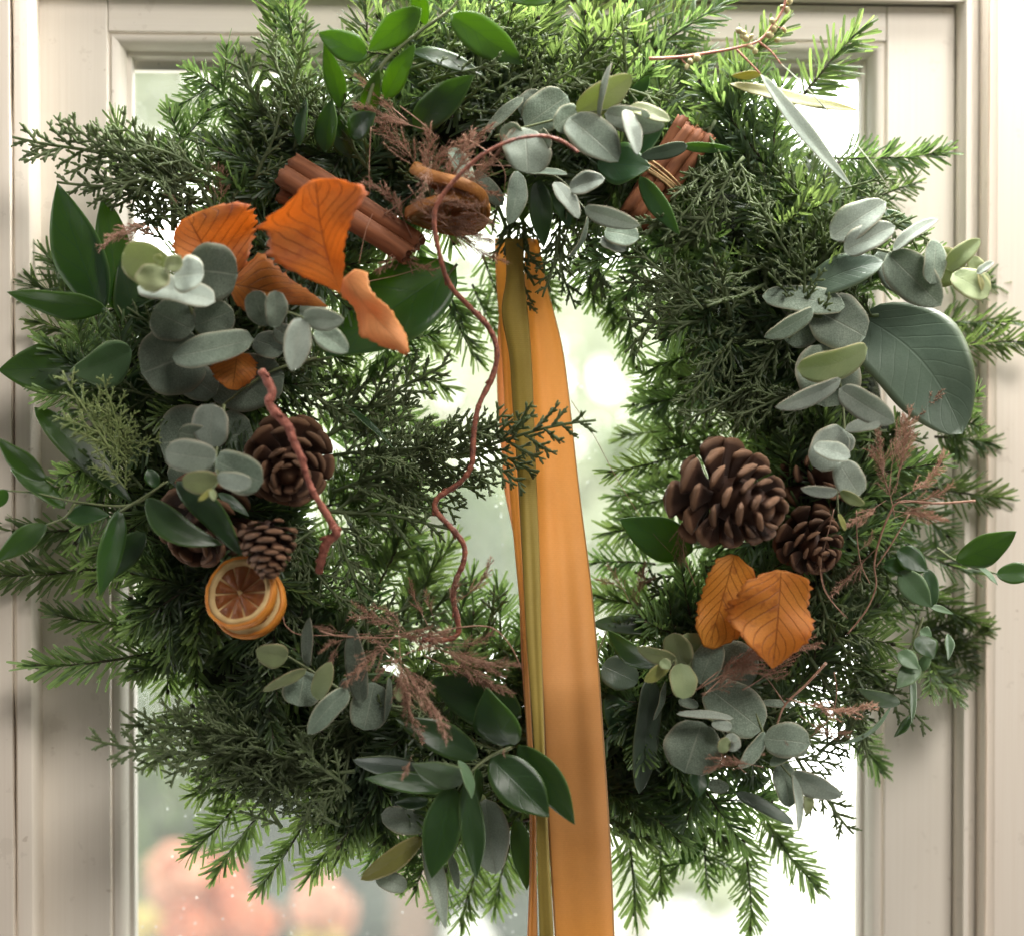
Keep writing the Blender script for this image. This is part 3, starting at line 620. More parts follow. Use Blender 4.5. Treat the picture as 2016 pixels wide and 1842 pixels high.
# ------------------------------------------------------------------ juniper and thuja sprays
def scaly(mb, a, b, r, rr, bend=.12, sides=4, step=.0016):
    d = b - a; L = d.length; n = max(3, min(14, int(L / step)))
    o = d.orthogonal().normalized() if L > 0 else Vector((0, 1, 0)); o = Matrix.Rotation(rr.uniform(0, 6.28), 3, d.normalized()) @ o
    pts = [a + d * (i / n) + o * bend * L * math.sin(math.pi * .6 * i / n) for i in range(n + 1)]
    tube(mb, pts, lambda t: r * (1 + .22 * (1 if int(t * n + .5) % 2 else -1)) * (1.0 if t < .82 else .55), sides, True)
    return pts
def juniper_variant(L, seed, flat=.45, r=.00100, sub=1.0, name='juniper_sprig', mat='juniper'):
    rr = random.Random(seed); mb = MB()
    bow = rr.uniform(-.12, .12) * L
    path = lambda t: Vector((L * t, bow * math.sin(1.8 * t) + .008 * L * math.sin(9 * t), .10 * L * math.sin(2.2 * t + seed)))
    tube(mb, [path(i / 14) for i in range(15)], lambda t: r * (1.5 - .6 * t), 5)
    nb = int(L / .0072); side = 1
    for i in range(nb):
        t = .06 + .92 * (i + rr.uniform(-.2, .2)) / nb; side = -side
        p = path(t); tan = (path(t + .02) - path(t - .02)).normalized()
        el = rr.gauss(0, 62 * flat); a = R(rr.uniform(30, 46))
        lat = Vector((0, side * math.cos(R(el)), math.sin(R(el)))); d = (tan * math.cos(a) + lat * math.sin(a)).normalized()
        l1 = L * (.40 * (1 - t) ** .75 + .07) * rr.uniform(.65, 1.15) * sub
        pts = scaly(mb, p, p + d * l1, r * 1.05, rr, .10)
        m = int(l1 / .0048); s2 = rr.choice((-1, 1))
        pl = d.cross(Matrix.Rotation(rr.gauss(0, 1.3) * flat, 3, d) @ tan.cross(lat)).normalized()
        for k in range(m):
            t2 = (k + .8) / (m + .6); s2 = -s2
            q = pts[min(int(t2 * (len(pts) - 1)), len(pts) - 1)]; a2 = R(rr.uniform(30, 52))
            d2 = (d * math.cos(a2) + pl * s2 * math.sin(a2)).normalized(); d2 = (d2 + Vector((0, 0, rr.gauss(0, .35 * flat)))).normalized()
            l2 = max(.0038, min(.017, l1 * .42 * (1 - t2 * .6))) * rr.uniform(.7, 1.2)
            pp = scaly(mb, q, q + d2 * l2, r * .92, rr, .12)
            if l2 > .009:
                for s3 in (-1, 1):
                    q3 = pp[int(len(pp) * .5)]; d3 = (d2 * .78 + d * .1 + pl * s3 * .55 + Vector((0, 0, rr.gauss(0, .3 * flat)))).normalized()
                    scaly(mb, q3, q3 + d3 * l2 * .48, r * .85, rr, .1)
    return L, mb.mesh(name, M[mat])
JUN = [juniper_variant(L, 200 + i) for i, L in enumerate((.06, .06, .08, .08, .10, .10, .13))]
JLONG = juniper_variant(.20, 231, .5, .00108, .72)
JLEFT = juniper_variant(.13, 235, .30, .00108, .95)
THU = juniper_variant(.075, 240, .12, .0008, 1.1, 'thuja_sprig', 'thuja')
JRR = random.Random(5)
def jun(base, tip, var=None, roll=None, name='juniper_sprig'):
    base, tip = Vector(base), Vector(tip); B, L = basis(base, tip, R(JRR.uniform(-50, 50) if roll is None else roll))
    c = var or sorted(JUN, key=lambda q: abs(q[0] - L) + JRR.random() * .02)[0]; s = L / c[0]
    o = link(name, c[1], wreath); o.matrix_local = Matrix.Translation(base - WC) @ (B @ Matrix.Diagonal((s, s * JRR.choice((-1, 1)) if var is None else s, s))).to_4x4()
    return o
def junz(bx, by, tx, ty, d, dt=0, **k): return jun(P(bx, by, d), P(tx, ty, d + dt), **k)
junz(640, 965, 1185, 880, .070, .045, var=JLONG, roll=8)
junz(640, 900, 960, 800, .06, .03, roll=0); junz(640, 860, 890, 720, .05, .03, roll=-10); junz(700, 950, 960, 960, .06, .03); junz(650, 1010, 880, 1060, .05, .03); junz(660, 800, 820, 760, .05, .02); junz(760, 900, 1000, 830, .065, .03, roll=15)
junz(400, 355, 18, 283, .075, .02, var=JLEFT, roll=10); junz(380, 380, 180, 245, .075, .01, roll=0); junz(400, 400, 110, 370, .07, .02, roll=20); junz(420, 350, 260, 300, .085, .01)
junz(700, 1500, 180, 1408, .085, .02, var=JLONG, roll=-15); junz(620, 1500, 235, 1462, .085, .01, roll=0); junz(600, 1490, 380, 1440, .09, .0); junz(700, 1520, 470, 1590, .09, .005)
JSP = [  # regions of dense juniper: centre, half size, count, depth, main direction
    (590, 150, 90, 130, 9, .085, 100), (1060, 140, 200, 80, 17, .085, 40), (1480, 470, 190, 130, 26, .095, 170), (1420, 620, 130, 60, 8, .085, 200), (1120, 490, 120, 50, 9, .06, 270), (640, 1170, 80, 90, 9, .075, 290), (600, 1530, 130, 70, 15, .09, 180), (1440, 760, 90, 110, 14, .085, 250),
    (1690, 1240, 80, 130, 13, .07, 300), (1600, 1430, 90, 70, 6, .065, 320), (330, 400, 70, 60, 8, .07, 120), (280, 840, 80, 80, 7, .06, 140), (620, 760, 70, 50, 7, .06, 330), (760, 300, 70, 60, 6, .06, 120), (960, 1480, 60, 60, 4, .06, 200), (1320, 1180, 90, 50, 7, .05, 200), (1740, 950, 60, 80, 6, .06, 300), (860, 1260, 120, 60, 6, .05, 30), (1720, 420, 60, 50, 5, .085, 10), (740, 1440, 120, 60, 7, .075, 200), (420, 620, 100, 100, 6, .05, 100), (500, 1200, 60, 60, 4, .05, 240)]
for cx, cy_, hx, hy, n, d, ang in JSP:
    for k in range(n):
        x = cx + JRR.uniform(-1, 1) * hx; y = cy_ + JRR.uniform(-1, 1) * hy; a = R(ang + JRR.gauss(0, 38)); L = JRR.uniform(130, 210)
        junz(x - math.cos(a) * L * .5, y + math.sin(a) * L * .5, x + math.cos(a) * L * .5, y - math.sin(a) * L * .5, d + JRR.uniform(-.02, .012), JRR.uniform(-.012, .03))
junz(1560, 1480, 1690, 1632, .07, .01, roll=0); junz(1700, 1330, 1820, 1448, .06, .01, roll=0); junz(1660, 370, 1765, 365, .095, .0, roll=0)
for bx, by, tx, ty in ((235, 905, 140, 722), (255, 900, 180, 780), (230, 900, 320, 870), (250, 960, 190, 860), (245, 870, 215, 735)): junz(bx, by, tx, ty, .10, .012, var=THU, roll=JRR.uniform(-20, 20), name='thuja_sprig')

# ------------------------------------------------------------------ leaves
SHAPES = {
    'ruscus': lambda t: (t ** .72) * ((1 - t) ** .98) * 3.16 if t < 1 else 0,
    'round': lambda t: math.sqrt(max(0, 1 - (2 * t - 1) ** 2)) ** .86 * (1 + .10 * (t - .5)),
    'oval': lambda t: (t ** .50) * ((1 - t) ** .62) * 2.17 if t < 1 else 0,
    'lance': lambda t: (t ** .62) * ((1 - t) ** .85) * 2.72 if t < 1 else 0}
KIND = {'ruscus': ('ruscus', 'ruscus', .16), 'sage': ('ruscus', 'sage', .2), 'magnolia': ('oval', 'magnolia', .10), 'euc': ('round', 'euc', .08), 'eucp': ('oval', 'euc', .16), 'eucy': ('round', 'eucy', .15), 'eucyp': ('oval', 'eucy', .2), 'eucw': ('round', 'eucw', .10), 'eucwp': ('oval', 'eucw', .2), 'lance': ('lance', 'eucw', .25), 'olive': ('lance', 'olive', .15), 'olivep': ('oval', 'olive', .1)}
LRR = random.Random(21)
def leaf_mesh(base, tip, w, shape, mat, roll, bend, fold, droop=0, NU=16, NV=8, tabs=None, wave=.07, serr=0, curl=0, mid=0, tw=0):
    """a blade from base to tip, w = seen width; bend arches it toward the room; curl rolls its edges"""
    x = tip - base; L = x.length; x.normalize()
    n0 = Vector((0, -1, 0)); n0 = n0 - x * n0.dot(x); n0 = n0.normalized() if n0.length > .08 else Vector((0, 0, 1))
    y0 = n0.cross(x)
    wt = w / max(math.cos(roll), .30) / 2
    ph = LRR.uniform(0, 6.28); mb = MB(); v = []; uv = []; f = []; o1, o2, o3 = [LRR.uniform(0, 6.28) for _ in range(3)]; amp = 0 if tabs else 1
    for i in range(NU + 1):
        t = i / NU; ro = roll + tw * (t - .4)
        n = n0 * math.cos(ro) + y0 * math.sin(ro); y = n.cross(x)
        hwl = hwr = SHAPES[shape](t) * wt if not tabs else 0
        c = base + x * L * t + n * (bend * L * 4 * t * (1 - t) * .5) + n * droop * L * t ** 3 + y * mid * L * math.sin(math.pi * t)
        if tabs: hwl, hwr = interp(tabs[0], t), interp(tabs[1], t)
        for k in range(NV + 1):
            s = -1 + 2 * k / NV; hw = (hwl if s < 0 else hwr); q = abs(s); hw *= 1 + amp * (.035 * math.sin(5 * t + (o1 if s < 0 else o2)) + .018 * math.sin(13 * t + o3 + (2 if s < 0 else 0)))
            if serr and q > .99: hw *= 1 + serr * .6 * math.sin(i * 2.3 + o1 + (1 if s > 0 else 0)) + LRR.uniform(-1, 1) * serr * .6 - serr * 1.8 * max(0, math.sin(t * 17 + (o2 if s > 0 else o3)) - .72)
            h = fold * q * hw - curl * q * q * hw + wave * hw * q * math.sin(t * 9 + ph + (2 if s > 0 else 0)) * 1.2
            lat = q * hw * (1 - .25 * abs(curl) * q)
            v.append(c + y * lat * (1 if s > 0 else -1) + n * h); uv.append((t, .5 + s / 2))
    W = NV + 1
    for i in range(NU):
        for k in range(NV): a = i * W + k; f.append((a, a + 1, a + W + 1, a + W))
    mb.add(v, f, uv); return mb
def thicken(o, th=.0005):
    s = o.modifiers.new('thickness', 'SOLIDIFY'); s.thickness = th; s.offset = 0
def leaf(parent, tile, x0, y0, x1, y1, w, d, dd, roll=0, bend=.08, kind='ruscus', label=None, **kw):
    sh, mt, fold = KIND[kind]; b, t = PT(tile, x0, y0, d), PT(tile, x1, y1, d + dd)
    ww = w * TILES[tile][2] * PX * (DIST - d) / DIST
    mb = leaf_mesh(b, t, ww, sh, M[mt], R(roll), bend, kw.pop('fold', fold), **kw)
    o = emit(mb, 'leaf', M[mt], parent, b); thicken(o, .0006 if 'ruscus' in mt or mt == 'magnolia' else .0004)
    if label: o["label"] = label
    return o
def sprig(name, stems, leaves, mat='green_stem', r=.0010, buds=()):
    t0, pts0, d0 = stems[0][:3]; root = link(name, None, wreath, PT(t0, *pts0[0], d0))
    for s in stems:
        tl, pts, d = s[:3]; d1 = s[3] if len(s) > 3 else d; rad = s[4] if len(s) > 4 else r
        n = len(pts); w = [PT(tl, x, y, lerp(d, d1, i / max(n - 1, 1))) for i, (x, y) in enumerate(pts)]
        mb = MB(); tube(mb, catmull(w, 6), lambda t: rad * (1.15 - .5 * t), 6); emit(mb, 'stem', M[mat], root, w[0])
    for l in leaves:
        kw = l[-1] if isinstance(l[-1], dict) else {}; l = l[:-1] if kw or isinstance(l[-1], dict) else l
        leaf(root, *l, **dict(kw))
    for (tl, x, y, d, rad, ln, ax, m) in buds:
        mb = MB(); c = PT(tl, x, y, d); ellipsoid(mb, c, ax, rad, ln, 8, 10); emit(mb, 'bud', M[m], root, c)
    return root

# --- ruscus, upper left of the wreath (dark blades against the frame)
sprig('ruscus_sprig', [('Z', [(290, 720), (230, 600), (190, 560)], .06)], [
    ('A', 600, 1830, 335, 1070, 300, .060, .02, 18, .05, 'ruscus'), ('A', 690, 1830, 605, 1120, 190, .055, .015, -30, .05, 'ruscus'),
    ('A', 620, 1800, 40, 1705, 150, .085, .01, 35, .10, 'ruscus'), ('D', 480, 330, -10, 345, 285, .070, .01, -10, .06, 'ruscus'),
    ('D', 770, 230, 405, 350, 225, .085, .02, 38, .22, 'sage'), ('D', 800, 120, 700, -300, 180, .05, .01, -25, .05, 'ruscus'), ('D', 1000, 420, 680, 480, 260, .05, .01, 20, .05, 'ruscus')])
sprig('ruscus_sprig', [('D', [(960, 1000), (760, 1130), (440, 1110), (200, 1060), (-40, 1040)], .095), ('D', [(440, 1120), (380, 1200), (260, 1250)], .095)], [
    ('D', 270, 985, -20, 735, 135, .10, .01, 25, .08, 'ruscus'), ('D', 380, 1150, 60, 920, 90, .09, .0, -50, .05, 'ruscus'), ('D', 390, 1195, 640, 1190, 120, .095, 0, 30, .1, 'ruscus'),
    ('D', 275, 1245, -30, 1465, 140, .10, .01, -20, .08, 'ruscus'), ('D', 700, 1150, 580, 1665, 135, .10, .015, 25, .06, 'ruscus'), ('D', 850, 1290, 575, 1595, 175, .09, .01, -20, .06, 'ruscus'),
    ('D', 40, 1040, -60, 1150, 90, .10, 0, 20, .08, 'ruscus')])
sprig('ruscus_sprig', [('D', [(700, 1170), (860, 1070), (980, 990)], .11)], [
    ('D', 850, 1090, 1305, 1360, 165, .120, .01, 25, .14, 'ruscus', {'mid': -.16}), ('D', 1030, 990, 1415, 1430, 165, .125, .01, -22, .12, 'ruscus', {'mid': .10}), ('D', 1270, 1060, 1455, 1195, 60, .115, 0, 30, .08, 'ruscus'),
    ('D', 200, 560, 770, 1120, 170, .07, .0, 40, .06, 'ruscus'), ('D', 1040, 1400, 830, 1790, 150, .065, .01, 20, .06, 'ruscus'), ('D', 1150, 1460, 1040, 1650, 95, .07, .0, -20, .06, 'ruscus'), ('D', 860, 920, 920, 1040, 80, .10, 0, 20, .1, 'ruscus')])
# --- ruscus along the top, lit through
sprig('ruscus_sprig', [('B', [(150, 640), (240, 390), (460, 190), (640, 60), (700, -20)], .115, .12, .0013)], [
    ('B', 475, 50, 165, 300, 175, .128, -.030, 8, .05, 'ruscus'), ('B', 440, -90, 505, 155, 100, .125, -.02, -20, .1, 'ruscus'), ('Z', 722, 112, 626, 64, 58, .108, .014, 12, .1, 'ruscus'),
    ('B', 640, 85, 1068, 378, 215, .130, -.034, -10, .07, 'ruscus'), ('B', 415, 300, 838, 440, 110, .118, -.010, 22, .12, 'ruscus'), ('B', 260, 580, 440, 255, 140, .095, .032, 10, .05, 'ruscus'),
    ('B', 130, 720, 230, 400, 110, .092, .032, -10, .05, 'ruscus'), ('B', 430, 760, 785, 438, 210, .098, .03, 14, .06, 'ruscus'), ('B', 60, 800, 210, 660, 160, .10, .02, 16, .12, 'ruscus'),
    ('B', 1240, 5, 940, -8, 70, .11, .005, 10, .05, 'ruscus'), ('A', 1750, 850, 1790, 570, 80, .09, .005, 40, .06, 'ruscus'), ('A', 2000, 640, 1890, 250, 115, .085, .03, -10, .05, 'ruscus'), ('Z', 640, 300, 655, 195, 45, .09, .01, 30, .1, 'ruscus'), ('Z', 690, 310, 640, 200, 50, .08, .01, 10, .1, 'ruscus')])
sprig('ruscus_sprig', [('Z', [(900, 520), (880, 545)], .07)], [('Z', 898, 525, 640, 702, 150, .065, .015, -12, .06, 'ruscus'), ('E', 20, 540, 320, 810, 34, .075, .005, 60, .05, 'ruscus')])
# --- ruscus, top centre shadow leaves
sprig('ruscus_sprig', [('B', [(1500, 1000), (1750, 1000)], .09)], [
    ('B', 1500, 960, 1815, 975, 250, .092, .01, 15, .08, 'ruscus'), ('B', 2030, 850, 1755, 915, 85, .11, 0, 30, .06, 'magnolia'), ('C', 0, 850, 320, 870, 60, .11, -.01, -25, .06, 'ruscus'), ('B', 1750, 1030, 1985, 1375, 110, .11, .01, -25, .08, 'ruscus'), ('B', 1150, 1040, 1190, 1450, 140, .085, .01, 10, .05, 'ruscus'), ('B', 1250, 1010, 1340, 1330, 160, .075, 0, 10, .05, 'ruscus'), ('B', 1420, 1100, 1600, 1250, 150, .075, 0, 10, .05, 'ruscus'), ('B', 1100, 1000, 1060, 1300, 150, .07, 0, -10, .05, 'ruscus'), ('B', 1700, 620, 1810, 440, 90, .09, .01, 25, .06, 'ruscus'), ('B', 1600, 1020, 1900, 720, 140, .08, .01, 25, .06, 'ruscus')])
# --- ruscus rosette at bottom centre
sprig('ruscus_sprig', [('H', [(1000, 740), (900, 780), (800, 850), (720, 940)], .105, .12, .0014)], [
    ('H', 1060, 560, 525, 335, 300, .095, .01, 10, .05, 'ruscus'), ('H', 1005, 730, 858, 390, 245, .115, .02, 25, .16, 'ruscus', {'mid': .04}), ('H', 810, 795, 318, 568, 180, .115, .012, -22, .10, 'ruscus'),
    ('H', 460, 850, 75, 812, 120, .105, .005, 35, .06, 'magnolia'), ('H', 735, 930, 420, 835, 175, .130, .012, 28, .16, 'sage', {'mid': -.06}), ('H', 620, 980, 145, 922, 115, .120, .012, -30, .10, 'ruscus'),
    ('H', 520, 1050, 315, 1060, 90, .105, .005, 20, .06, 'ruscus'), ('H', 690, 815, 768, 1040, 62, .135, .01, 55, .16, 'sage'), ('H', 660, 960, 535, 1505, 225, .125, .012, -14, .07, 'ruscus'),
    ('H', 730, 940, 795, 1515, 150, .128, .008, 26, .07, 'ruscus'), ('H', 880, 800, 1222, 1148, 265, .130, .016, 14, .09, 'ruscus'), ('H', 1040, 725, 1372, 1192, 195, .125, .018, -20, .08, 'ruscus', {'mid': .06}), ('H', 1030, 1150, 1092, 1575, 125, .10, .005, 10, .06, 'ruscus'), ('H', 800, 860, 780, 1120, 70, .12, .005, 50, .06, 'ruscus')])
# --- broad dark leaves right of the ribbon
sprig('ruscus_sprig', [('H', [(1500, 200), (1560, 60)], .09)], [
    ('H', 1850, 270, 1565, 55, 135, .11, .01, 38, .16, 'ruscus'), ('H', 1470, 20, 2050, 60, 110, .07, 0, 30, .06, 'ruscus'), ('H', 1810, 330, 1745, 1012, 165, .085, .01, 25, .05, 'magnolia'), ('H', 1530, 260, 1740, 360, 200, .08, 0, 10, .05, 'magnolia'), ('H', 1560, 420, 1720, 800, 170, .075, 0, 10, .05, 'ruscus'),
    ('E', 2060, 1400, 1630, 1212, 250, .075, .01, 12, .08, 'ruscus'), ('H', 1830, 1225, 1588, 1245, 75, .07, 0, 20, .08, 'ruscus'), ('Z', 1330, 1230, 1345, 1130, 50, .06, 0, 15, .06, 'sage'), ('H', 1900, 350, 1830, 580, 50, .09, .01, 60, .05, 'eucp'), ('H', 1920, 820, 1960, 1180, 60, .07, 0, 30, .05, 'ruscus')])
# --- big broad leaf on the right
sprig('broad_leaf_sprig', [('F', [(1050, 40), (1080, 70)], .08)], [('F', 1040, 20, 1650, 715, 540, .080, .045, -8, .10, 'magnolia', {'mid': .10, 'NU': 22, 'NV': 12}), ('F', 520, 60, 560, 470, 330, .07, 0, 12, .05, 'ruscus'), ('C', 740, 1700, 1190, 1530, 200, .10, .02, 30, .22, 'magnolia'), ('C', 1190, 1230, 1395, 1385, 95, .085, .01, 10, .08, 'ruscus')])
# --- ruscus on the right side
sprig('ruscus_sprig', [('F', [(1500, 1380), (1600, 1450), (1700, 1490), (1850, 1530)], .08)], [
    ('F', 1610, 1455, 1965, 1282, 195, .085, .01, -18, .12, 'ruscus'), ('F', 1845, 1535, 2110, 1530, 125, .085, .01, 22, .12, 'ruscus'), ('F', 1740, 1490, 1855, 1595, 45, .085, 0, 55, .06, 'sage')])
sprig('ruscus_sprig', [('F', [(1180, 1480), (1300, 1450), (1440, 1500)], .085)], [
    ('F', 1180, 1480, 1440, 1515, 110, .085, .01, 20, .08, 'ruscus'), ('F', 1270, 1390, 1445, 1520, 150, .088, .01, 15, .08, 'ruscus'), ('F', 1285, 1510, 1465, 1725, 155, .092, .01, -18, .10, 'sage'), ('F', 1440, 1500, 1480, 1740, 110, .085, .005, 20, .06, 'ruscus'), ('F', 1450, 1720, 1595, 1765, 40, .09, 0, 30, .1, 'sage')])
sprig('ruscus_sprig', [('I', [(1420, -20), (1370, 110), (1330, 190), (1260, 380), (1230, 500)], .085)], [
    ('I', 1385, 95, 1480, 225, 150, .09, .01, 20, .12, 'ruscus'), ('I', 1560, 75, 1565, 232, 70, .095, 0, 35, .1, 'sage'), ('I', 1275, 185, 1395, 285, 110, .095, .01, 15, .12, 'sage'), ('I', 1390, 250, 1265, 395, 120, .095, .01, -20, .12, 'sage'), ('I', 1340, 290, 1350, 605, 60, .09, .01, 35, .1, 'sage'),
    ('I', 1285, 485, 1035, 395, 95, .09, .01, 20, .14, 'sage'), ('I', 1235, 495, 930, 720, 45, .09, .01, 45, .12, 'sage', {'mid': .12}), ('I', 1350, 550, 1250, 680, 60, .08, 0, 20, .1, 'ruscus'), ('I', 1395, 295, 1465, 195, 65, .085, 0, 25, .1, 'sage'), ('I', 1400, 60, 1470, 100, 80, .08, 0, 20, .1, 'sage')])
sprig('ruscus_sprig', [('I', [(40, 880), (110, 900)], .08)], [
    ('I', 100, 860, 110, 1035, 120, .085, .01, 15, .08, 'ruscus'), ('I', 330, 985, 535, 915, 90, .08, 0, 20, .08, 'ruscus'), ('I', 325, 1005, 665, 1190, 75, .09, .01, 35, .08, 'magnolia'), ('I', 440, 1065, 585, 1000, 80, .075, 0, 20, .06, 'ruscus'), ('I', 30, 880, -10, 1150, 70, .07, 0, 30, .06, 'ruscus'), ('I', 0, 1420, 150, 1260, 90, .06, 0, 20, .06, 'ruscus')])

# --- eucalyptus, left cluster
sprig('eucalyptus_sprig', [('K', [(700, 1300), (600, 1050), (545, 900), (500, 780)], .085, .135, .0016), ('K', [(1320, 1190), (1010, 1290), (720, 1500)], .10, .10, .0012)], [
    ('K', 420, 650, 120, 560, 250, .150, .0, 20, .06, 'eucy', {'label': 'green young eucalyptus leaf'}), ('K', 520, 640, 835, 680, 340, .132, .0, -16, .05, 'euc'), ('K', 440, 700, 625, 680, 230, .150, .006, 26, .08, 'eucw'), ('K', 370, 640, 260, 780, 210, .160, .006, -18, .10, 'eucy'),
    ('K', 370, 600, 315, 570, 60, .165, .004, 10, .1, 'eucyp'), ('K', 380, 620, 495, 620, 120, .165, .004, 20, .12, 'eucy'), ('K', 215, 760, 695, 850, 170, .140, .008, 42, .14, 'eucw'),
    ('K', 560, 1020, 310, 900, 270, .110, .012, 12, .06, 'euc'), ('K', 560, 1000, 805, 900, 230, .110, .012, -14, .06, 'euc'), ('K', 430, 1190, 930, 1080, 200, .118, .014, 30, .14, 'euc', {'mid': -.06}),
    ('K', 620, 1130, 240, 1290, 420, .098, .014, 14, .05, 'euc'), ('K', 640, 1380, 1120, 1300, 340, .090, .006, -12, .05, 'euc'), ('K', 930, 1080, 1120, 1150, 170, .108, .004, 20, .06, 'euc'), ('K', 430, 1230, 700, 1420, 220, .095, .004, 6, .05, 'euc'),
    ('M', 550, 330, 110, 370, 480, .088, .0, 12, .04, 'euc'), ('M', 500, 330, 760, 300, 330, .085, 0, -10, .04, 'euc'), ('M', 480, 480, 180, 640, 240, .09, 0, 20, .06, 'euc')])
sprig('eucalyptus_sprig', [('M', [(560, 110), (520, 330), (500, 490), (520, 620), (470, 700)], .11, .155, .0012)], [
    ('M', 470, 400, 480, 100, 260, .128, .012, 15, .08, 'eucw'), ('M', 480, 330, 240, 300, 160, .124, .010, 30, .06, 'euc'), ('M', 505, 480, 150, 430, 235, .142, .012, 22, .10, 'eucw'), ('M', 500, 490, 830, 640, 275, .138, .012, -20, .10, 'euc'),
    ('M', 520, 640, 270, 620, 160, .145, .010, 25, .10, 'eucy'), ('M', 510, 610, 750, 640, 130, .155, .008, -25, .16, 'eucw'), ('M', 480, 690, 380, 770, 40, .160, .004, 20, .1, 'olivep'), ('M', 470, 690, 490, 770, 50, .160, .004, 20, .1, 'eucyp')])
sprig('eucalyptus_sprig', [('K', [(960, 1010), (1080, 915), (1220, 940), (1300, 1010)], .125, .145, .0009)], [
    ('K', 1010, 1000, 930, 780, 160, .128, .008, 20, .08, 'euc'), ('K', 1060, 1010, 1060, 780, 130, .138, .006, -35, .12, 'euc'), ('K', 1220, 950, 1165, 1275, 165, .150, .010, 18, .10, 'eucwp'), ('K', 1235, 940, 1488, 955, 135, .150, .010, -26, .12, 'eucwp'), ('K', 1310, 1015, 1510, 1160, 150, .148, .006, 15, .08, 'eucp'), ('K', 1060, 1010, 1180, 1090, 130, .115, 0, 10, .06, 'euc'), ('K', 1220, 930, 1370, 850, 130, .11, 0, 20, .06, 'euc')])
# --- eucalyptus, top centre
sprig('eucalyptus_sprig', [('B', [(900, 800), (1080, 745), (1300, 690), (1500, 650), (1700, 628), (1780, 660)], .115, .135, .0009)], [
    ('B', 1080, 740, 1330, 560, 250, .105, .004, 12, .06, 'euc'), ('B', 1075, 745, 1095, 1015, 280, .128, .010, 18, .08, 'euc'), ('B', 1040, 830, 960, 730, 130, .126, .006, 20, .08, 'euc'), ('B', 1180, 830, 1225, 790, 120, .126, .006, 20, .08, 'euc'),
    ('B', 1390, 640, 1250, 745, 145, .122, .008, 25, .08, 'euc'), ('B', 1380, 665, 1705, 440, 165, .122, .010, -20, .08, 'eucyp'), ('B', 1515, 690, 1585, 370, 34, .132, .008, 60, .08, 'eucwp'), ('B', 1335, 690, 1625, 945, 250, .130, .012, 16, .10, 'eucp'),
    ('B', 1685, 630, 1928, 708, 100, .136, .008, 30, .10, 'eucyp'), ('B', 1545, 665, 1895, 735, 150, .130, .008, -20, .08, 'eucwp'), ('B', 1665, 640, 1735, 905, 105, .142, .010, 25, .10, 'eucwp'), ('B', 1800, 690, 1765, 640, 40, .145, .006, 30, .1, 'eucwp'), ('B', 850, 770, 1070, 570, 75, .105, .006, 35, .06, 'euc'), ('B', 1060, 680, 1200, 560, 200, .10, 0, 10, .05, 'euc')])
sprig('eucalyptus_sprig', [('B', [(1150, 1010), (1290, 1050), (1420, 1210), (1550, 1340)], .105, .125, .0008)], [
    ('B', 650, 860, 770, 1120, 115, .105, .008, 20, .08, 'eucp'), ('B', 1040, 1000, 985, 1310, 125, .115, .010, 32, .14, 'eucp'), ('B', 1250, 1065, 1392, 1280, 105, .120, .010, 28, .12, 'eucwp'), ('B', 1340, 1110, 1548, 1045, 130, .122, .008, 30, .12, 'eucwp'), ('B', 1425, 1215, 1752, 1318, 105, .128, .010, -25, .14, 'eucwp'), ('B', 1545, 1350, 1745, 1395, 170, .122, .006, 24, .10, 'eucp'), ('B', 1520, 1400, 1670, 1465, 90, .122, .004, 24, .10, 'eucwp'), ('B', 1445, 1260, 1330, 1505, 30, .12, 0, 60, .1, 'eucp', {'mid': .12}), ('B', 1100, 1010, 1330, 1020, 50, .11, .005, 50, .1, 'eucp'), ('B', 760, 1000, 950, 1200, 110, .085, 0, 20, .06, 'euc')])
# --- eucalyptus, right side: upper cluster reaching over the frame
sprig('eucalyptus_sprig', [('C', [(1080, 1440), (1230, 1475), (1500, 1535), (1620, 1560), (1745, 1600)], .115, .13, .0010)], [
    ('C', 880, 1390, 1205, 1180, 195, .115, .010, 22, .10, 'eucwp'), ('C', 960, 1470, 1258, 1320, 165, .122, .010, 26, .12, 'eucwp'), ('C', 1245, 1465, 1512, 1278, 70, .130, .010, 50, .14, 'eucwp'), ('C', 1210, 1480, 1525, 1785, 250, .125, .012, -14, .08, 'eucp'), ('C', 1150, 1470, 1290, 1700, 170, .112, .004, 16, .06, 'euc'),
    ('C', 1490, 1400, 1465, 1660, 160, .135, .006, 22, .10, 'euc'), ('C', 1420, 1560, 1660, 1560, 230, .118, .004, -10, .06, 'eucy'), ('C', 1560, 1580, 1755, 1395, 110, .136, .010, 28, .14, 'eucyp'), ('C', 1590, 1600, 1800, 1730, 190, .132, .010, 16, .10, 'eucy'), ('C', 1735, 1600, 1832, 1530, 45, .14, .004, 40, .1, 'eucwp'), ('C', 1700, 1500, 1740, 1600, 110, .125, 0, 10, .1, 'eucy'), ('C', 1745, 1600, 1760, 1700, 40, .14, .004, 30, .1, 'olivep'), ('C', 1780, 1590, 1780, 1750, 60, .135, 0, 40, .1, 'eucyp')])
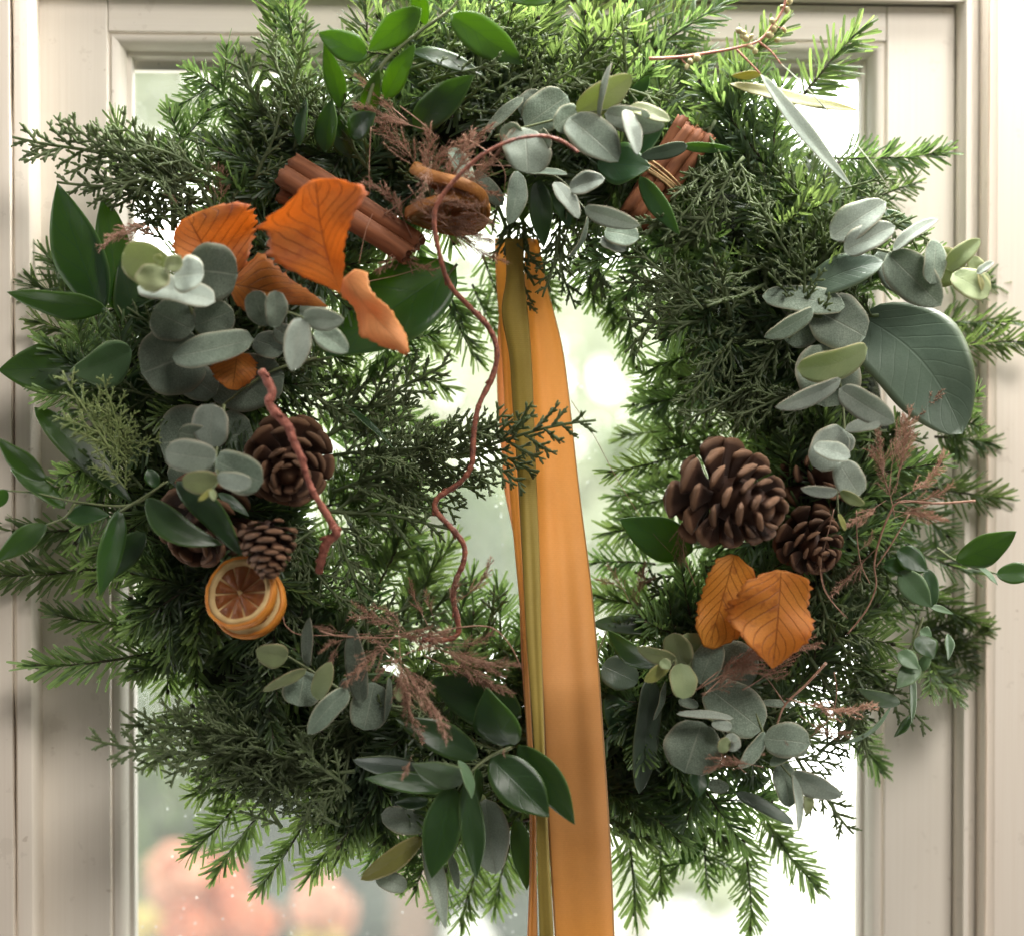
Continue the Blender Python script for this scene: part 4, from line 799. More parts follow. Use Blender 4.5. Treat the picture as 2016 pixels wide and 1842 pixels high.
sprig('eucalyptus_sprig', [('F', [(700, -160), (790, 0), (850, 200), (930, 400), (960, 680), (940, 880), (920, 1050), (925, 1190)], .10, .135, .0011)], [
    ('F', 780, -10, 490, 150, 110, .125, .008, 32, .14, 'eucp'), ('F', 760, -20, 1085, 150, 330, .108, .006, 10, .06, 'euc'), ('F', 790, 0, 620, 180, 240, .104, 0, 10, .05, 'euc'), ('C', 480, 1730, 965, 1790, 170, .11, .006, 24, .10, 'euc'), ('C', 760, 1842, 1020, 1842, 160, .105, 0, 16, .06, 'euc'),
    ('F', 1095, 215, 680, 330, 185, .132, .006, 30, .14, 'eucy', {'mid': .06}), ('F', 860, 190, 850, 560, 420, .112, .004, 12, .06, 'euc'), ('F', 940, 395, 555, 560, 110, .135, .010, 36, .12, 'eucwp'), ('F', 930, 450, 1255, 650, 165, .138, .010, -22, .12, 'eucwp'), ('F', 960, 690, 770, 900, 240, .126, .004, 16, .06, 'eucw'), ('F', 965, 690, 1172, 655, 75, .140, .008, 34, .12, 'eucw'), ('F', 970, 700, 930, 820, 150, .122, 0, 15, .06, 'eucw'),
    ('F', 780, 790, 995, 850, 115, .142, .006, 22, .12, 'eucw'), ('F', 930, 880, 1050, 1075, 175, .136, .008, -18, .10, 'eucw'), ('F', 920, 1055, 705, 1030, 70, .142, .006, 30, .10, 'eucwp'), ('F', 935, 1050, 1080, 1125, 65, .142, .006, -30, .12, 'eucyp'), ('F', 925, 1180, 965, 1280, 35, .14, 0, 20, .1, 'olivep'), ('C', 600, 1760, 760, 1842, 150, .10, 0, 8, .05, 'euc')])
# --- eucalyptus, lower right cluster
sprig('eucalyptus_sprig', [('Z', [(1330, 1330), (1345, 1290), (1320, 1300)], .115, .13, .0009), ('I', [(140, 560), (150, 420), (120, 300)], .11, .12, .0009)], [
    ('Z', 1330, 1298, 1254, 1273, 32, .130, .008, 25, .12, 'eucyp'), ('Z', 1345, 1310, 1325, 1245, 55, .125, .008, 20, .10, 'eucy'), ('Z', 1360, 1320, 1352, 1245, 75, .118, .006, -15, .08, 'eucy'), ('Z', 1378, 1345, 1412, 1260, 55, .122, .008, 25, .10, 'euc'), ('Z', 1340, 1305, 1345, 1375, 58, .128, .008, 15, .10, 'eucy'), ('Z', 1318, 1302, 1268, 1340, 30, .132, .006, 25, .12, 'olivep'), ('Z', 1395, 1275, 1395, 1238, 38, .115, .004, 15, .10, 'eucy'), ('Z', 1300, 1300, 1320, 1315, 22, .138, .004, 20, .1, 'eucyp'),
    ('Z', 1400, 1290, 1490, 1330, 95, .098, 0, 10, .05, 'euc'), ('I', 150, 380, 480, 640, 290, .112, .006, 14, .06, 'euc'), ('I', -10, 470, 110, 500, 60, .11, 0, 30, .1, 'eucp')])
sprig('eucalyptus_sprig', [('I', [(420, 480), (500, 690), (560, 800), (640, 900), (740, 1010)], .115, .135, .0009), ('I', [(130, 560), (190, 590), (280, 690)], .12, .135, .0007)], [
    ('I', 130, 590, 30, 890, 330, .122, .006, -14, .06, 'euc'), ('I', -20, 545, 312, 572, 42, .132, .004, 45, .10, 'eucw'), ('I', 185, 600, 305, 625, 65, .136, .004, 25, .12, 'eucw'), ('I', 285, 690, 225, 760, 85, .140, .004, 15, .1, 'eucy'), ('I', 280, 660, 330, 760, 95, .138, .002, 10, .06, 'eucw'), ('I', 310, 690, 330, 710, 40, .142, .004, 25, .1, 'eucw'),
    ('I', 490, 690, 760, 720, 200, .128, .008, 25, .12, 'euc'), ('I', 495, 650, 340, 862, 105, .126, .006, 28, .12, 'eucp'), ('I', 525, 845, 765, 715, 60, .132, .004, 48, .12, 'eucp'), ('I', 590, 830, 640, 1090, 165, .122, .006, 15, .08, 'eucp'), ('I', 650, 890, 945, 1022, 140, .132, .008, -24, .12, 'eucwp'), ('I', 660, 900, 692, 1225, 60, .134, .006, 40, .12, 'eucwp'), ('I', 745, 1000, 740, 1130, 68, .132, .004, 20, .12, 'eucyp'), ('I', 460, 480, 665, 497, 40, .11, 0, 35, .1, 'euc'), ('I', 160, 960, 290, 975, 80, .085, 0, 15, .08, 'eucp')])
# --- eucalyptus, bottom centre under the rosette
sprig('eucalyptus_sprig', [('H', [(800, 1000), (640, 1150), (500, 1260), (300, 1500)], .09)], [
    ('H', 850, 1040, 910, 1480, 235, .105, .008, -16, .08, 'eucwp'), ('H', 480, 1265, 120, 1512, 135, .112, .010, 18, .10, 'olivep'), ('H', 210, 1490, 390, 1560, 110, .105, .004, 25, .12, 'eucw'), ('H', 490, 1260, 615, 1800, 110, .108, .010, 28, .08, 'lance'), ('H', 640, 1360, 690, 1570, 52, .10, 0, 30, .06, 'eucp'), ('H', 240, 1130, 520, 1210, 150, .095, .004, 15, .08, 'eucwp'), ('H', 300, 1020, 480, 1130, 120, .085, 0, 15, .08, 'eucwp'), ('H', 830, 1010, 800, 1080, 60, .1, 0, 20, .1, 'eucyp')])
# --- eucalyptus, lower left
sprig('eucalyptus_sprig', [('H', [(430, 510), (230, 490), (50, 430), (-90, 350)], .10, .115, .0010), ('G', [(2000, 410), (1800, 280), (1670, 200)], .115, .12, .0010)], [
    ('G', 1680, 215, 1495, 170, 155, .122, .006, 18, .10, 'eucyp'), ('G', 1800, 270, 1810, -20, 70, .118, .008, 35, .10, 'eucp'), ('G', 1790, 285, 1535, 410, 70, .124, .008, 40, .14, 'eucyp', {'mid': -.10}), ('G', 1780, 290, 1740, 500, 230, .112, .004, 14, .06, 'euc'), ('G', 1850, 460, 1935, 240, 115, .125, .008, 20, .10, 'eucyp'), ('G', 2030, 400, 1798, 662, 140, .128, .010, 20, .10, 'eucp', {'mid': -.06}),
    ('H', 130, 480, 75, 30, 130, .118, .006, 20, .08, 'eucp'), ('H', 200, 360, 140, 640, 230, .108, .004, 14, .06, 'euc'), ('H', 285, 330, 260, 590, 40, .112, 0, 50, .08, 'eucp'), ('G', 1990, 430, 2060, 330, 80, .105, 0, 20, .08, 'eucp'), ('H', 330, 380, 350, 470, 60, .1, 0, 20, .1, 'eucyp')])
# --- seeded eucalyptus with long leaves, top right
SB = [(360, 210), (372, 195), (345, 180), (410, 275), (440, 300), (385, 225), (415, 215), (540, 125), (548, 170), (610, 175), (570, 235), (520, 205), (600, 40), (625, 60), (640, 10), (40, 390), (60, 360), (100, 340), (555, 150), (530, 210)]
sprig('seeded_eucalyptus_sprig', [('C', [(-180, 345), (0, 335), (200, 305), (330, 280), (460, 240), (540, 150), (600, 60), (620, -20)], .125, .13, .0011), ('C', [(330, 290), (390, 350), (470, 432)], .125, .128, .0008), ('C', [(460, 245), (530, 300), (590, 375)], .128, .13, .0008), ('C', [(470, 235), (530, 190), (570, 160), (610, 175)], .128, .13, .0005), ('C', [(0, 335), (30, 370), (60, 385)], .125, .125, .0005)], [
    ('C', 470, 435, 1003, 1092, 105, .130, -.01, 20, .05, 'lance', {'mid': -.04}), ('C', 290, 490, 1042, 645, 90, .122, -.005, 35, .05, 'olive', {'mid': -.05}), ('C', 475, 432, 300, 445, 46, .122, 0, 30, .06, 'olive'), ('C', 590, 372, 1235, 1115, 13, .132, -.01, 68, .04, 'lance', {'mid': .035})], 'red_stem', .0009,
    [('C', x, y, .128, .0016 + .0005 * (i % 3), .0023 + .0004 * (i % 2), (math.sin(i * 1.7), .2, math.cos(i * 1.7)), 'seed') for i, (x, y) in enumerate(SB)])

# ------------------------------------------------------------------ dried fern (fine coppery plumes)
def plume_variant(L, seed, spread=.35, dens=1.0):
    rr = random.Random(seed); mb = MB(); bow = rr.uniform(-.25, .25) * L
    path = lambda t: Vector((L * t, bow * math.sin(t * 2.4), .08 * L * math.sin(3 * t + seed)))
    tube(mb, [path(i / 12) for i in range(13)], lambda t: .00042 * (1.1 - .7 * t), 4)
    n = int(30 * dens)
    for i in range(n):
        t = .25 + .75 * i / n; p = path(t); a = rr.uniform(0, 6.28); tan = (path(t + .02) - path(t - .02)).normalized()
        d = (tan * .8 + Vector((0, math.cos(a), math.sin(a) * .7)) * rr.uniform(.3, .75)).normalized(); l = L * spread * (1.1 - t) * rr.uniform(.5, 1.1) + .004
        o = d.orthogonal().normalized() * rr.uniform(-.15, .15) * l
        pts = [p + d * l * k / 5 + o * math.sin(k / 5 * 3) for k in range(6)]
        tube(mb, pts, .00024, 3, False)
        for k in range(int(l / .0005)):
            s = rr.uniform(.12, 1); q = pts[0].lerp(pts[-1], s) + o * math.sin(s * 3); e = (d * rr.uniform(.3, 1) + Vector((rr.gauss(0, .6), rr.gauss(0, .6), rr.gauss(0, .6)))).normalized()
            ll = rr.uniform(.0018, .0042); w = e.orthogonal().normalized() * .00027
            mb.add([q - w, q + w, q + e * ll], [(0, 1, 2)])
    return L, mb.mesh('dried_fern_plume', M['fern'])
PLU = [plume_variant(L, 300 + i, s, de) for i, (L, s, de) in enumerate(((.06, .40, 1.1), (.08, .35, 1.2), (.10, .30, 1.2), (.07, .5, 1.0), (.05, .25, .8)))]
PRR = random.Random(9)
def plume(tile, x0, y0, x1, y1, d, dd=.01):
    b, t = PT(tile, x0, y0, d), PT(tile, x1, y1, d + dd); B, L = basis(b, t, R(PRR.uniform(-90, 90)))
    c = sorted(PLU, key=lambda q: abs(q[0] - L) + PRR.random() * .03)[0]; s = L / c[0]
    o = link('dried_fern_plume', c[1], wreath); o.matrix_local = Matrix.Translation(b - WC) @ (B @ Matrix.Diagonal((s, s, s))).to_4x4(); o["kind"] = "stuff"
for a in [('B', 560, 1250, 520, 760, .12), ('B', 540, 1280, 760, 760, .125), ('B', 600, 1200, 980, 740, .125), ('B', 560, 1240, 880, 1270, .122), ('B', 500, 1200, 680, 1000, .13), ('B', 480, 1250, 850, 1440, .115), ('B', 520, 1250, 980, 1500, .115), ('B', 520, 1300, 250, 1600, .11), ('B', 640, 900, 960, 1110, .12), ('B', 480, 1000, 700, 800, .12), ('B', 380, 720, 110, 440, .11), ('B', 520, 780, 120, 590, .11), ('B', 480, 1100, 150, 780, .11), ('B', 560, 1270, 860, 1300, .128), ('B', 560, 980, 900, 770, .12), ('B', 430, 1380, 120, 1100, .11), ('B', 200, 1300, 560, 1540, .105),
          ('B', 430, 1150, 820, 1180, .135), ('B', 400, 1080, 640, 1250, .138), ('B', 480, 1000, 760, 1150, .138), ('B', 900, 1320, 560, 1180, .135), ('B', 620, 1330, 430, 1180, .138), ('B', 520, 900, 480, 1160, .135), ('A', 1260, 1260, 1200, 960, .085), ('A', 1050, 1240, 960, 1150, .085), ('Z', 420, 420, 405, 370, .08), ('A', 900, 1360, 600, 1490, .10), ('A', 980, 1340, 640, 1440, .10),
          ('H', 450, 130, 60, 20, .125), ('H', 200, 95, 640, 100, .125), ('H', 420, 160, 220, 350, .13), ('H', 320, 60, 520, 690, .13), ('H', 250, 120, 600, 700, .135), ('H', 420, 120, 1040, 220, .12), ('H', 560, 120, 1020, 400, .12), ('H', 300, 60, 60, 380, .13), ('H', 400, 200, 620, 20, .125), ('H', 640, 130, 880, 40, .12), ('H', 380, 60, 180, -60, .125), ('H', 500, 180, 900, 400, .12), ('H', 340, 200, 100, 120, .13), ('E', 650, 1842, 700, 1560, .12), ('E', 700, 1700, 850, 1430, .11), ('E', 500, 1842, 420, 1560, .10), ('E', 250, 1842, 60, 1700, .11), ('E', 560, 1800, 500, 1620, .11), ('H', 430, 780, 350, 920, .14), ('H', 960, 740, 970, 800, .13), ('H', 330, 160, 420, 480, .135), ('H', 700, 160, 960, 330, .115),
          ('G', 2009, 90, 1850, 20, .12), ('G', 2009, 100, 1870, 200, .12), ('G', 1990, 120, 1960, 300, .12),
          ('F', 1240, 1080, 1570, 490, .13), ('F', 1250, 1060, 1330, 560, .125), ('F', 1260, 1120, 1500, 800, .125), ('F', 1280, 1110, 1580, 980, .125), ('F', 1250, 1150, 1540, 1240, .125), ('F', 1240, 1200, 1080, 820, .12), ('F', 1220, 1110, 960, 1230, .12), ('F', 1290, 1110, 1520, 1180, .13), ('F', 1230, 1200, 1440, 1130, .13), ('F', 1040, 1400, 1110, 1270, .12), ('F', 900, 1400, 800, 1500, .11), ('F', 1250, 980, 1290, 640, .12), ('F', 1180, 1380, 900, 1640, .10), ('F', 80, 1280, 190, 1240, .12), ('F', 40, 1180, 60, 1480, .10), ('F', 1200, 1050, 1180, 700, .12),
          ('I', 100, 430, 830, 160, .14), ('I', 130, 410, 650, 150, .14), ('I', 120, 420, 520, 210, .142), ('I', 120, 420, 410, 240, .143), ('I', 340, 370, 780, 60, .13), ('I', 480, 840, 160, 910, .135), ('I', 380, 880, 160, 830, .135), ('I', 500, 330, 640, 290, .13), ('I', 620, 480, 1120, 450, .12), ('I', 700, 560, 990, 620, .12), ('I', 610, 690, 640, 720, .145), ('I', 480, 790, 490, 770, .14),
          ('E', 1680, 1700, 1560, 1500, .07), ('E', 1720, 1700, 1800, 1480, .07), ('E', 1700, 1650, 1840, 1560, .07), ('E', 1650, 1600, 1500, 1550, .065), ('E', 1760, 1800, 1700, 1620, .07)]:
    plume(*a, PRR.uniform(-.005, .015))
# fine wiry strands of the same dried plant
def strand(tile, pts, d, d1=None, r=.00042, mat='fern'):
    w = [PT(tile, x, y, lerp(d, d if d1 is None else d1, i / (len(pts) - 1))) for i, (x, y) in enumerate(pts)]
    mb = MB(); tube(mb, catmull(w, 7), lambda t: r * (1.1 - .4 * t), 5); emit(mb, 'dried_strand', M[mat], wreath, w[0])
strand('F', [(1725, 1105), (1500, 1120), (1290, 1110), (1220, 1190), (1160, 1350), (1135, 1480), (1145, 1600), (1090, 1740), (980, 1880)], .125, .11, .0009)
strand('F', [(1340, 1180), (1220, 1380), (1145, 1490)], .125, .12, .0006); strand('F', [(1030, 1160), (1035, 1330), (1060, 1480), (1110, 1590)], .12, None, .0004); strand('F', [(830, 1400), (830, 1560), (880, 1680), (980, 1790)], .11, None, .0004)
strand('I', [(855, 245), (740, 370), (615, 490), (565, 610)], .12, None, .0010); strand('I', [(615, 490), (540, 380), (500, 330)], .12, None, .0005); strand('I', [(900, 300), (915, 420), (880, 560), (760, 680)], .11, None, .0004)
strand('H', [(-120, 60), (0, 90), (300, 100), (520, 80), (700, 40), (880, 40), (990, 140), (1060, 280)], .125, .12, .0007); strand('M', [(960, 1560), (1000, 1650), (1130, 1700), (1560, 1690)], .115, None, .0005)
strand('B', [(180, 740), (170, 1000), (175, 1120)], .12, None, .00035); strand('B', [(350, 620), (480, 720), (560, 800)], .12, None, .0004); strand('B', [(780, 965), (1000, 970)], .12, None, .0006); strand('B', [(720, 800), (880, 900), (960, 1000), (960, 1110)], .125, None, .0005); strand('B', [(260, 1250), (340, 1200), (430, 1130)], .11, None, .0005); strand('B', [(110, 1540), (150, 1350), (190, 1250)], .12, None, .0003); strand('B', [(140, 1650), (400, 1590), (600, 1500)], .11, None, .0003)
strand('E', [(1350, 520), (1480, 720), (1620, 980), (1800, 1260), (2000, 1480)], .06, .09, .00025); strand('F', [(40, 1230), (20, 1400), (90, 1600)], .11, None, .0004); strand('F', [(900, 1150), (850, 1350), (820, 1500), (850, 1640), (960, 1780)], .115, None, .0004)

# ------------------------------------------------------------------ things fixed in the wreath: autumn leaves
def beech(tile, b, t, tl, tr, d, dd, roll, bend, mat, label, **kw):
    s = TILES[tile][2] * PX * (DIST - d) / DIST; tabs = ([(a, w * s) for a, w in tl], [(a, w * s) for a, w in tr]); tabs = tabs[::-1] if kw.pop('flip', False) else tabs
    B, Tp = PT(tile, *b, d), PT(tile, *t, d + dd)
    mb = leaf_mesh(B, Tp, 1, 'oval', M[mat], R(roll), bend, kw.pop('fold', .12), NU=34, NV=14, tabs=tabs, wave=kw.pop('wave', .16), serr=.08, **kw)
    o = emit(mb, 'autumn_leaf', M[mat], None, B); thicken(o, .0004); tag(o, label, 'leaf', 'dried autumn leaves in the wreath'); return o
beech('K', (1462, 800), (1310, 95), [(0, 0), (.08, 60), (.2, 170), (.35, 290), (.45, 340), (.56, 350), (.63, 330), (.68, 395), (.75, 350), (.82, 210), (.9, 120), (.95, 100), (1, 20)], [(0, 0), (.1, 40), (.25, 85), (.4, 120), (.55, 170), (.65, 220), (.75, 285), (.84, 310), (.88, 270), (.93, 200), (.97, 130), (1, 30)], .150, .012, 6, .06, 'beech', 'largest bright orange autumn leaf with dark veins, standing upright above the eucalyptus', mid=.035, flip=True)
beech('K', (760, 760), (520, 330), [(0, 0), (.2, 130), (.45, 190), (.65, 180), (.8, 150), (.92, 110), (1, 40)], [(0, 0), (.15, 180), (.35, 290), (.55, 350), (.75, 360), (.88, 310), (.96, 190), (1, 60)], .122, .01, -8, .06, 'beech', 'darker orange autumn leaf tucked behind the round silver eucalyptus leaves', flip=True)
beech('K', (790, 740), (1390, 882), [(0, 30), (.08, 110), (.2, 150), (.35, 120), (.55, 70), (.7, 40), (.85, 20), (1, 0)], [(0, 30), (.08, 150), (.2, 245), (.26, 235), (.4, 180), (.55, 130), (.7, 95), (.85, 50), (1, 0)], .116, .008, 10, .10, 'beech', 'curled orange autumn leaf lying below the largest upright one', curl=.25)
beech('K', (1500, 690), (1875, 1170), [(0, 80), (.12, 140), (.25, 120), (.4, 165), (.55, 175), (.68, 125), (.8, 100), (.9, 45), (1, 14)], [(0, 60), (.1, 115), (.22, 95), (.4, 105), (.55, 120), (.7, 90), (.85, 70), (1, 18)], .142, .012, -24, .16, 'beech_pale', 'pale orange rolled autumn leaf hanging over the dark green blade', curl=.4, wave=.32, tw=.6)
beech('K', (830, 1160), (800, 1390), [(0, 60), (.2, 125), (.5, 150), (.75, 120), (1, 30)], [(0, 70), (.2, 125), (.5, 130), (.75, 100), (1, 30)], .113, .0, 10, .05, 'beech', 'small rust orange leaf piece half hidden between round eucalyptus leaves')
beech('Z', (1537, 1122), (1521, 1316), [(0, 10), (.06, 40), (.2, 88), (.4, 104), (.6, 98), (.8, 60), (.93, 22), (1, 0)], [(0, 10), (.04, 50), (.12, 62), (.3, 66), (.5, 72), (.7, 62), (.85, 34), (.95, 12), (1, 0)], .135, .012, 8, .06, 'beech_gold', 'broad golden orange leaf with pointed tip below the largest pine cone')
beech('Z', (1446, 1092), (1395, 1275), [(0, 8), (.1, 34), (.3, 40), (.6, 44), (.85, 34), (1, 10)], [(0, 8), (.1, 44), (.3, 62), (.6, 70), (.85, 45), (1, 10)], .126, .008, -10, .06, 'beech_gold', 'shaded orange leaf behind the broad golden one below the pine cones')

# ------------------------------------------------------------------ pine cones
def scale_mesh():
    mb = MB(); v = []; uv = []; f = []
    secs = [(0, .13, .045, 0), (.35, .22, .055, .00), (.66, .35, .075, .02), (.86, .44, .12, .055), (1.0, .45, .145, .085), (1.09, .30, .09, .10)]
    for t, w, h, z in secs:
        for k in range(8):
            a = 2 * math.pi * k / 8; v.append(Vector((t - .05 * abs(math.cos(a)) * (t > .6), w * math.cos(a), z + h * math.sin(a) + .05 * math.cos(a) ** 2 * t))); uv.append((min(t, 1.0), k / 8))
    for i in range(len(secs) - 1):
        for k in range(8): k2 = (k + 1) % 8; f.append((i * 8 + k, i * 8 + k2, (i + 1) * 8 + k2, (i + 1) * 8 + k))
    f.append(tuple(40 + k for k in range(8))); mb.add(v, f, uv); return mb.mesh('scale', M['cone'])
SCALE = scale_mesh()
def pine_cone(px, py, d, axis, rad, ln, label, n=64, openess=1.0, seed=0, group='pine cones in the wreath'):
    """rad, ln: radius and half length in grid units; axis points to the cone's tip"""
    rr = random.Random(seed); k = PX * (DIST - d) / DIST; rad *= k; ln *= k
    c = P(px, py, d); ax = Vector(axis).normalized(); a0 = ax.orthogonal().normalized(); b0 = ax.cross(a0)
    root = link('pine_cone', None, None, c - ax * ln); tag(root, label, 'pine cone', group)
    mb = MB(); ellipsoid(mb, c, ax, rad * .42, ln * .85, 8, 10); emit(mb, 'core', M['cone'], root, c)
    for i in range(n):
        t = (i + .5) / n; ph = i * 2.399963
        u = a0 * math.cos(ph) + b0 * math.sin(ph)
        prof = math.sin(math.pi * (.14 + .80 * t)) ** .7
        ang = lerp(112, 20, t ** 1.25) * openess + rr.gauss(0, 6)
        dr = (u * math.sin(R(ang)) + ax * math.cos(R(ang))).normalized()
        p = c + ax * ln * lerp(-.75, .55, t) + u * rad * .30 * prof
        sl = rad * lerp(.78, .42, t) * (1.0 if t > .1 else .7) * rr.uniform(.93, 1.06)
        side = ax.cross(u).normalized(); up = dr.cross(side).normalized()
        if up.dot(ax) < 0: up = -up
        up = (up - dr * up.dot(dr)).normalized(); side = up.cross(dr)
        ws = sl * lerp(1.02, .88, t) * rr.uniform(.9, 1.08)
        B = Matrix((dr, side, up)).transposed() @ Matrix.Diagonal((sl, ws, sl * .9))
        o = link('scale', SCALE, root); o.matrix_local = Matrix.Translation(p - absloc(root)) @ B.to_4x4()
    return root
pine_cone(568, 915, .112, (.10, -.93, -.34), 90, 74, 'reddish brown open pine cone beside the round eucalyptus leaves on the left', 42, .95, 1)
pine_cone(400, 1035, .10, (-.15, -.75, -.55), 95, 80, 'pine cone half hidden behind dark pointed leaves on the left', 36, 1.0, 2)
pine_cone(528, 1078, .140, (.05, -.25, -.95), 58, 66, 'small dark pine cone just above the dried orange slice', 60, .78, 3)
pine_cone(1450, 985, .120, (.62, -.72, -.25), 110, 108, 'largest pine cone, above the golden leaves on the right', 52, 1.0, 4)
pine_cone(1615, 938, .078, (.2, -.85, .25), 78, 66, 'shaded pine cone behind the hanging eucalyptus stem', 34, 1.0, 5)
pine_cone(1600, 1072, .098, (.25, -.85, -.45), 70, 62, 'smaller pine cone low to the right of the largest cone', 42, 1.0, 6)

# ------------------------------------------------------------------ dried orange slices
def orange_slice(c, normal, r, th, label, up=(0, 0, 1), oval=1.0, warp=.0012, dry=''):
    n = Vector(normal).normalized(); a = Vector(up); a = (a - n * a.dot(n)).normalized(); b = n.cross(a)
    q = lambda ang, rad, h: c + (a * math.cos(ang) * oval + b * math.sin(ang)) * rad + n * h
    root = link('orange_slice', None, None, c); tag(root, label, 'orange slice', 'dried orange slices in the wreath')
    rr = random.Random(int(r * 1e5) + int(c.x * 1000)); N_ = 48
    wob = [1 + .02 * math.sin(3 * 2 * math.pi * k / N_ + 1) + .012 * rr.uniform(-1, 1) for k in range(N_)]
    def lathe(name, prof, mat):
        mb = MB(); v = []; f = []
        for k in range(N_):
            for (rad, h) in prof: v.append(q(2 * math.pi * k / N_, rad * r * wob[k], h * th + warp * math.sin(2 * 2 * math.pi * k / N_)))
        m_ = len(prof)
        for k in range(N_):
            k2 = (k + 1) % N_
            for j in range(m_ - 1): f.append((k * m_ + j, k * m_ + j + 1, k2 * m_ + j + 1, k2 * m_ + j))
        mb.add(v, f); return emit(mb, name, M[mat], root, c)
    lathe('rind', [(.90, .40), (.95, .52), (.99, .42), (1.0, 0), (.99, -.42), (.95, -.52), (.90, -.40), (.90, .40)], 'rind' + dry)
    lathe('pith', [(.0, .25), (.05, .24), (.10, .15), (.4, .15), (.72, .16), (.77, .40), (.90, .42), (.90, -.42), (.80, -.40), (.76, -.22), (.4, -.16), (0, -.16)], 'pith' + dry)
    ns = 10
    for s in range(ns):
        a0 = 2 * math.pi * s / ns + .035 + rr.uniform(-.03, .03); a1 = 2 * math.pi * (s + 1) / ns - .035
        for sg in (1, -1):
            mb = MB(); v = []; f = []; G = 5
            for i in range(G + 1):
                for j in range(G + 1):
                    t = i / G; ang = lerp(a0, a1, j / G); rad = lerp(.05, .755 - .03 * abs(j / G - .5), t)
                    hh = .23 + .16 * math.sin(math.pi * min(max(t, .0), 1)) * math.sin(math.pi * j / G) + .05 * rr.uniform(-1, 1)
                    if i in (0, G) or j in (0, G): hh = .20
                    v.append(q(ang, rad * r, sg * hh * th + warp * math.sin(2 * ang)))
            for i in range(G):
                for j in range(G): x = i * (G + 1) + j; f.append((x, x + 1, x + G + 2, x + G + 1) if sg > 0 else (x, x + G + 1, x + G + 2, x + 1))
            mb.add(v, f); emit(mb, 'segment', M['pulp'], root, v[0])
    return root
orange_slice(P(474, 1168, .128), (-.34, -.86, .34), .0268, .0085, 'dried orange slice with pale pith facing the room, below the small dark cone', (0.25, 0, 1), .98)
orange_slice(P(492, 1186, .114), (-.34, -.86, .34), .0275, .0075, 'dried orange slice tucked behind the front one, only its rim showing', (0.25, 0, 1), .98)
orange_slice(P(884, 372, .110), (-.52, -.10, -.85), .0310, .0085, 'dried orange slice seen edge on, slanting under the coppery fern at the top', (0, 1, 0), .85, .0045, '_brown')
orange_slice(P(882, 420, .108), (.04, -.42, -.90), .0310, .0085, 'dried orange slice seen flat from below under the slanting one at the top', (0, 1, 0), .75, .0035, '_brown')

# ------------------------------------------------------------------ cinnamon
def quill(a, b, r, parent, name='quill'):
    x = b - a; L = x.length; x.normalize(); B, _ = basis(a, b, R(LRR.uniform(-40, 40))); mb = MB()
    prof = []
    for sgn in (1, -1):
        pp = []
        for k in range(26):
            t = k / 25; ang = t * 8.2; rad = r * .58 * (1 - .62 * t); pp.append(Vector((0, sgn * (r * .50) - sgn * rad * math.cos(ang), rad * math.sin(ang) * 1.0)))
        prof.append(pp)
    line = list(reversed(prof[0])) + prof[1]
    nL = 12; v = []; f = []; mlen = len(line)
    for i in range(nL + 1):
        t = i / nL
        for j, p in enumerate(line):
            e = 0
            if i in (0, nL): e = LRR.uniform(-.0018, .0018)
            v.append(Vector((L * t + e, p.y * (1 + .03 * math.sin(5 * t)), p.z + .0008 * math.sin(3.1 * t + 1))))
    for i in range(nL):
        for j in range(mlen - 1): f.append((i * mlen + j, i * mlen + j + 1, (i + 1) * mlen + j + 1, (i + 1) * mlen + j))
    mb.add(v, f); me = mb.mesh(name, M['cinnamon']); o = link(name, me, parent)
    o.matrix_local = Matrix.Translation(a - (absloc(parent) if parent else Vector((0, 0, 0)))) @ B.to_4x4(); thicken(o, .0011); return o
o = quill(P(565, 335, .088), P(815, 492, .108), .0150, None, 'cinnamon_stick'); tag(o, 'long cinnamon stick behind the largest orange leaf at upper left', 'cinnamon stick', 'cinnamon sticks in the wreath')
o = quill(P(556, 372, .085), P(700, 425, .095), .0110, None, 'cinnamon_stick'); tag(o, 'short broken cinnamon stick under the long one at upper left', 'cinnamon stick', 'cinnamon sticks in the wreath')
bun = link('cinnamon_bundle', None, None, P(1300, 345, .1)); tag(bun, 'bundle of cinnamon sticks tied with raffia at upper right', 'cinnamon bundle')
quill(P(1228, 440, .080), P(1352, 240, .082), .0095, bun); quill(P(1255, 440, .086), P(1388, 262, .088), .0095, bun); quill(P(1240, 425, .094), P(1368, 255, .094), .0085, bun)
cb = P(1297, 352, .086)
for k in range(6):
    mb = MB(); ax = (P(1370, 250, .1) - P(1240, 435, .1)).normalized(); s = Vector((0, -1, 0)); q2 = ax.cross(s).normalized(); off = ax * (.0016 * (k - 2.5))
    pts = [cb + off + q2 * math.cos(t) * .0185 + s * math.sin(t) * .0150 + ax * .0015 * math.sin(t + k) for t in [2 * math.pi * j / 20 for j in range(21)]]
    tube(mb, pts, .00085, 5); emit(mb, 'raffia_tie', M['raffia'], bun, cb)

